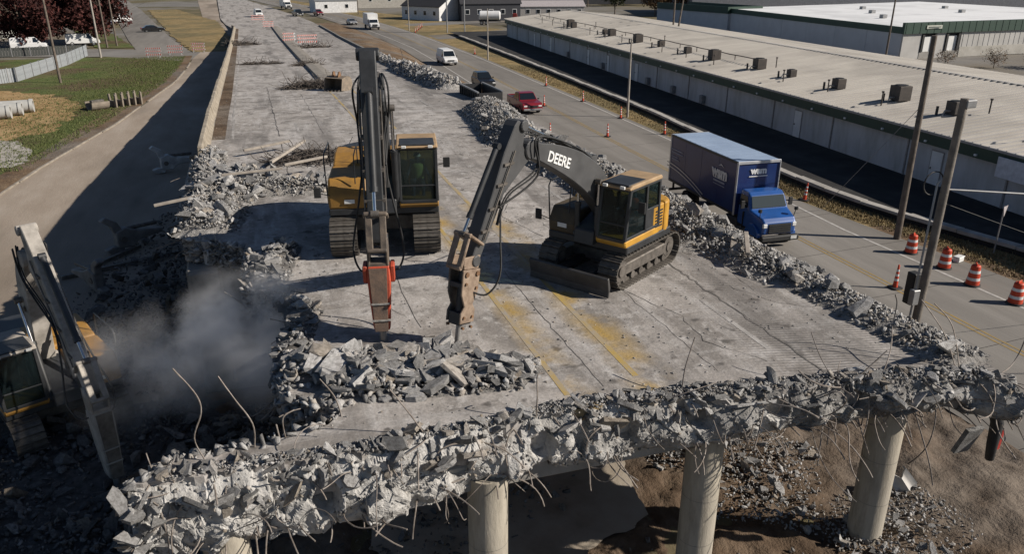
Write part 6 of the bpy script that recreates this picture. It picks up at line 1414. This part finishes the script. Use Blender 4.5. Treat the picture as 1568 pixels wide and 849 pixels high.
fence('dark chain fence under the maple trees', [(-44, 146), (-26.5, 150)], 1.4, M('fence_dark', (.06, .065, .06), .8), True, GREYM, .4)
vehicle('van', 'white van parked under the left maple tree', 'van', (-36.5, 160, .02), (1, .15), 'van', CARW)
vehicle('van', 'white van parked under the right maple tree', 'van', (-29.0, 166, .02), (1, .15), 'van', CARW)
vehicle('suv', 'dark blue SUV in the far left car park', 'car', (-33.5, 222, .02), (.9, .6), 'suv', M('car_navy', (.015, .02, .05), .3))
vehicle('van', 'white van in the far left car park', 'van', (-31, 232, .02), (.9, .6), 'van', CARW)
vehicle('suv', 'small white car parked in the yard of the long warehouse back lane', 'car', (72, 128, .48), (.3, -1), 'suv', CARW)
vehicle('pickup_truck', 'red pickup far behind the white warehouse roof', 'pickup truck', (150, 178, .2), (.9, .3), 'pickup', CARM)
# ================================================================= TREES
LEAF = {}
def leafmat(name, a, b):
    m, n, bs = newmat(name); g = n.nodes.new('ShaderNodeNewGeometry')
    n.links.new(ramp(n, g.outputs['Random Per Island'], [(0, a), (.7, b), (1, tuple(x * 1.4 for x in b))]), bs.inputs['Base Color']); bs.inputs['Roughness'].default_value = .8; bs.inputs['Specular IOR Level'].default_value = .2; return m
MAROON = leafmat('leaf_maroon', (.024, .01, .009), (.06, .02, .017)); BROWN = leafmat('leaf_brown', (.07, .04, .02), (.15, .09, .045)); DGREEN = leafmat('leaf_dark', (.02, .026, .012), (.05, .055, .025))
def tree(label, x, y, h, r, mat, n, seed, z=0., trunk=.22, leaf=.3, bare=False, base=.3):
    rnd = random.Random(seed); t = thing('tree', label, 'tree', (x, y, z), 0, None)
    m = MB(); m.tube([(0, 0, -.2), (rnd.gauss(0, .1), rnd.gauss(0, .1), h * .35), (rnd.gauss(0, .2), rnd.gauss(0, .2), h * .85)], trunk, 8, trunk * .25)
    tips = []
    for i in range(14 if not bare else 26):
        a = rnd.uniform(0, 6.28); z0 = h * rnd.uniform(base * .8, .75); L = r * rnd.uniform(.5, .95); q = Vector((math.cos(a) * L, math.sin(a) * L, z0 + L * rnd.uniform(.3, .8)))
        m.tube([(0, 0, z0), (q.x * .5, q.y * .5, z0 + (q.z - z0) * .4), tuple(q)], trunk * .35, 5, trunk * .08); tips.append(q)
        for k in range(3):
            e = q + Vector((rnd.gauss(0, r * .3), rnd.gauss(0, r * .3), rnd.gauss(r * .1, r * .25))); m.tube([tuple(q * .8), tuple(e)], trunk * .12, 4, trunk * .04); tips.append(e)
    m.build('trunk', WOOD, t, smooth=60)
    if n:
        cl = []
        for i in range(46):
            a = rnd.uniform(0, 6.28); u = rnd.uniform(-1, 1); k = rnd.random() ** .4; s = math.sqrt(1 - u * u)
            cl.append((Vector((r * k * s * math.cos(a), r * k * s * math.sin(a), h * (base + 1) / 2 + h * (1 - base) / 2 * k * u)), r * rnd.uniform(.18, .36)))
        g = np.random.RandomState(seed); V = []; 
        per = n // len(cl)
        for c, cr in cl:
            d = g.normal(size=(per, 3)); d /= np.linalg.norm(d, axis=1)[:, None]; p = d * cr * g.random((per, 1)) ** .4 + np.array(c)
            a = g.normal(size=(per, 3)); a /= np.linalg.norm(a, axis=1)[:, None]; b = np.cross(a, g.normal(size=(per, 3))); b /= np.linalg.norm(b, axis=1)[:, None]
            s = leaf * g.uniform(.5, 1.1, (per, 1)); V.append(np.stack([p - a * s, p - b * s * .5, p + a * s, p + b * s * .5], 1))
        V = np.concatenate(V).reshape(-1, 3); k = len(V) // 4
        me = bpy.data.meshes.new('crown'); me.vertices.add(len(V)); me.vertices.foreach_set('co', V.ravel()); me.loops.add(k * 4); me.loops.foreach_set('vertex_index', np.arange(k * 4)); me.polygons.add(k); me.polygons.foreach_set('loop_start', np.arange(0, k * 4, 4)); me.polygons.foreach_set('loop_total', np.full(k, 4)); me.update(calc_edges=True); me.materials.append(mat)
        link(bpy.data.objects.new('crown', me), t)
    return t
tree('dark maroon maple tree left of the pale pole at top left', -38, 163, 9.5, 6.5, MAROON, 9000, 1, leaf=.42, base=.12)
tree('larger dark maroon maple tree behind the pale pole at top left', -27.5, 170, 10.5, 6.8, MAROON, 10000, 2, leaf=.42, base=.16)
tree('dark evergreen bush left of the maple trees', -44, 150, 4.5, 4.2, DGREEN, 6000, 3, leaf=.3, base=.05)
tree('brownish shrub at the left picture edge beside the fence', -30.5, 103, 4.8, 3.2, BROWN, 7000, 4, leaf=.2, base=.02, trunk=.12)
tree('darker maple behind the pale house at the top left corner', -50, 182, 10, 7, MAROON, 8000, 5, leaf=.45, base=.15)
names = ['first', 'second', 'third', 'fourth', 'fifth', 'sixth', 'seventh', 'eighth', 'ninth', 'tenth', 'eleventh', 'twelfth']
for i in range(12):
    tree('%s brown leafless tree from the left in the far row behind the warehouses' % names[i], 108 + i * 7.5 + random.uniform(-2, 2), 222 + random.uniform(-8, 14) - i * 1.2, random.uniform(9, 13), random.uniform(3.5, 5), BROWN if i % 3 else DGREEN, 2600, 60 + i, leaf=.4, bare=True, base=.25)
tree('small bare shrub in the yard right of the loading docks', 97, 84, 2.6, 1.6, BROWN, 500, 80, z=.5, trunk=.06, leaf=.12, bare=True, base=.2)
tree('reddish bush in the loading yard at right', 104, 81, 2.4, 3.2, leafmat('leaf_red', (.05, .02, .015), (.11, .045, .035)), 3500, 81, z=.5, trunk=.06, leaf=.16, base=.02)
tree('small bare shrub in front of the left loading dock', 92.5, 88, 2.4, 1.4, BROWN, 400, 82, z=.5, trunk=.05, leaf=.12, bare=True, base=.2)
for i in range(5): tree('%s small tree from the left behind the storage units at top' % names[i], 92 + i * 13, 268 + i * 3, 9, 4.5, BROWN if i % 2 else DGREEN, 2500, 90 + i, leaf=.45, bare=True)
# ================================================================= GRASS TUFTS (stuff)
def tufts(name, label, fn, n, mat, h, seed):
    g = random.Random(seed); m = MB()
    for i in range(n):
        x, y, z = fn(g); a = g.uniform(0, 6.28); k = h * g.uniform(.4, 1.2); w = k * .18
        for j in range(3):
            b = a + j * 2.1 + g.uniform(-.4, .4); q = (x + g.gauss(0, k * .4), y + g.gauss(0, k * .4)); l = k * .5
            c = len(m.v); m.v += [(q[0] - w * math.sin(b), q[1] + w * math.cos(b), z), (q[0] + w * math.sin(b), q[1] - w * math.cos(b), z), (q[0] + l * math.cos(b), q[1] + l * math.sin(b), z + k)]; m.f.append((c, c + 1, c + 2))
    me = bpy.data.meshes.new(name); me.from_pydata(m.v, [], m.f); me.materials.append(mat); o = bpy.data.objects.new(name, me); link(o); tag(o, label, 'grass', kind='stuff')
def vg(g):
    y = g.uniform(20, 110) if g.random() < .5 else g.uniform(22, 60); a, b = lerp_prof(RR, y), lerp_prof(KB, y) - .3; return (g.uniform(a + .3, b), y, .02)
tufts('verge_grass', 'dry tan grass on the verge between road and retaining kerb', vg, 9000, leafmat('grass_dry', (.1, .075, .035), (.21, .16, .085)), .14, 3)
def lg(g):
    y = g.uniform(62, 140); b = lerp_prof(LK, y) - 1.2; x = b - abs(g.gauss(0, 6)); return (x, y, .01)
tufts('lawn_grass', 'short mown grass on the left lawn', lg, 14000, leafmat('grass_green', (.045, .065, .018), (.11, .125, .045)), .16, 4)
# ================================================================= DUST
m = MB(); m.box((0, 0, 0), (15, 15, 6.4)); dc = m.build('dust_cloud', None or newmat('tmp')[0])
dm = bpy.data.materials.new('dust_volume'); dm.use_nodes = True; n = dm.node_tree; n.nodes.clear()
out = n.nodes.new('ShaderNodeOutputMaterial'); pv = n.nodes.new('ShaderNodeVolumePrincipled'); pv.inputs['Color'].default_value = (.92, .92, .93, 1); pv.inputs['Anisotropy'].default_value = .2
tc = n.nodes.new('ShaderNodeTexCoord'); v = tc.outputs['Object']
f = noi(n, v, .62, 6, .62)
gsum = None
for cx, cy, cz, rad, k in ((4.6, -.2, 1.6, 1.6, 1.8), (3.5, .6, .9, 1.7, 1.5), (2.4, 1.0, .3, 1.9, .9), (.8, 1.6, -.3, 1.9, .35), (4.7, -1.8, 1.1, 1.4, 1.), (3.8, 2.2, 1.2, 1.4, .8)):
    d = n.nodes.new('ShaderNodeVectorMath'); d.operation = 'DISTANCE'; n.links.new(v, d.inputs[0]); d.inputs[1].default_value = (cx, cy, cz)
    q = mth(n, 'MULTIPLY', mth(n, 'POWER', mth(n, 'SUBTRACT', 1., mth(n, 'DIVIDE', d.outputs['Value'], rad), True), 1.4), k)
    gsum = q if gsum is None else mth(n, 'ADD', gsum, q)
dn = mth(n, 'MULTIPLY', gsum, mth(n, 'MULTIPLY', mth(n, 'SUBTRACT', f, .43, True), 15.))
n.links.new(dn, pv.inputs['Density']); n.links.new(pv.outputs[0], out.inputs['Volume'])
dc.data.materials.clear(); dc.data.materials.append(dm); dc.location = (-5.2, 20.0, 3.2); tag(dc, 'pale dust drifting over the shaded ground left of the broken deck', 'dust', kind='stuff')
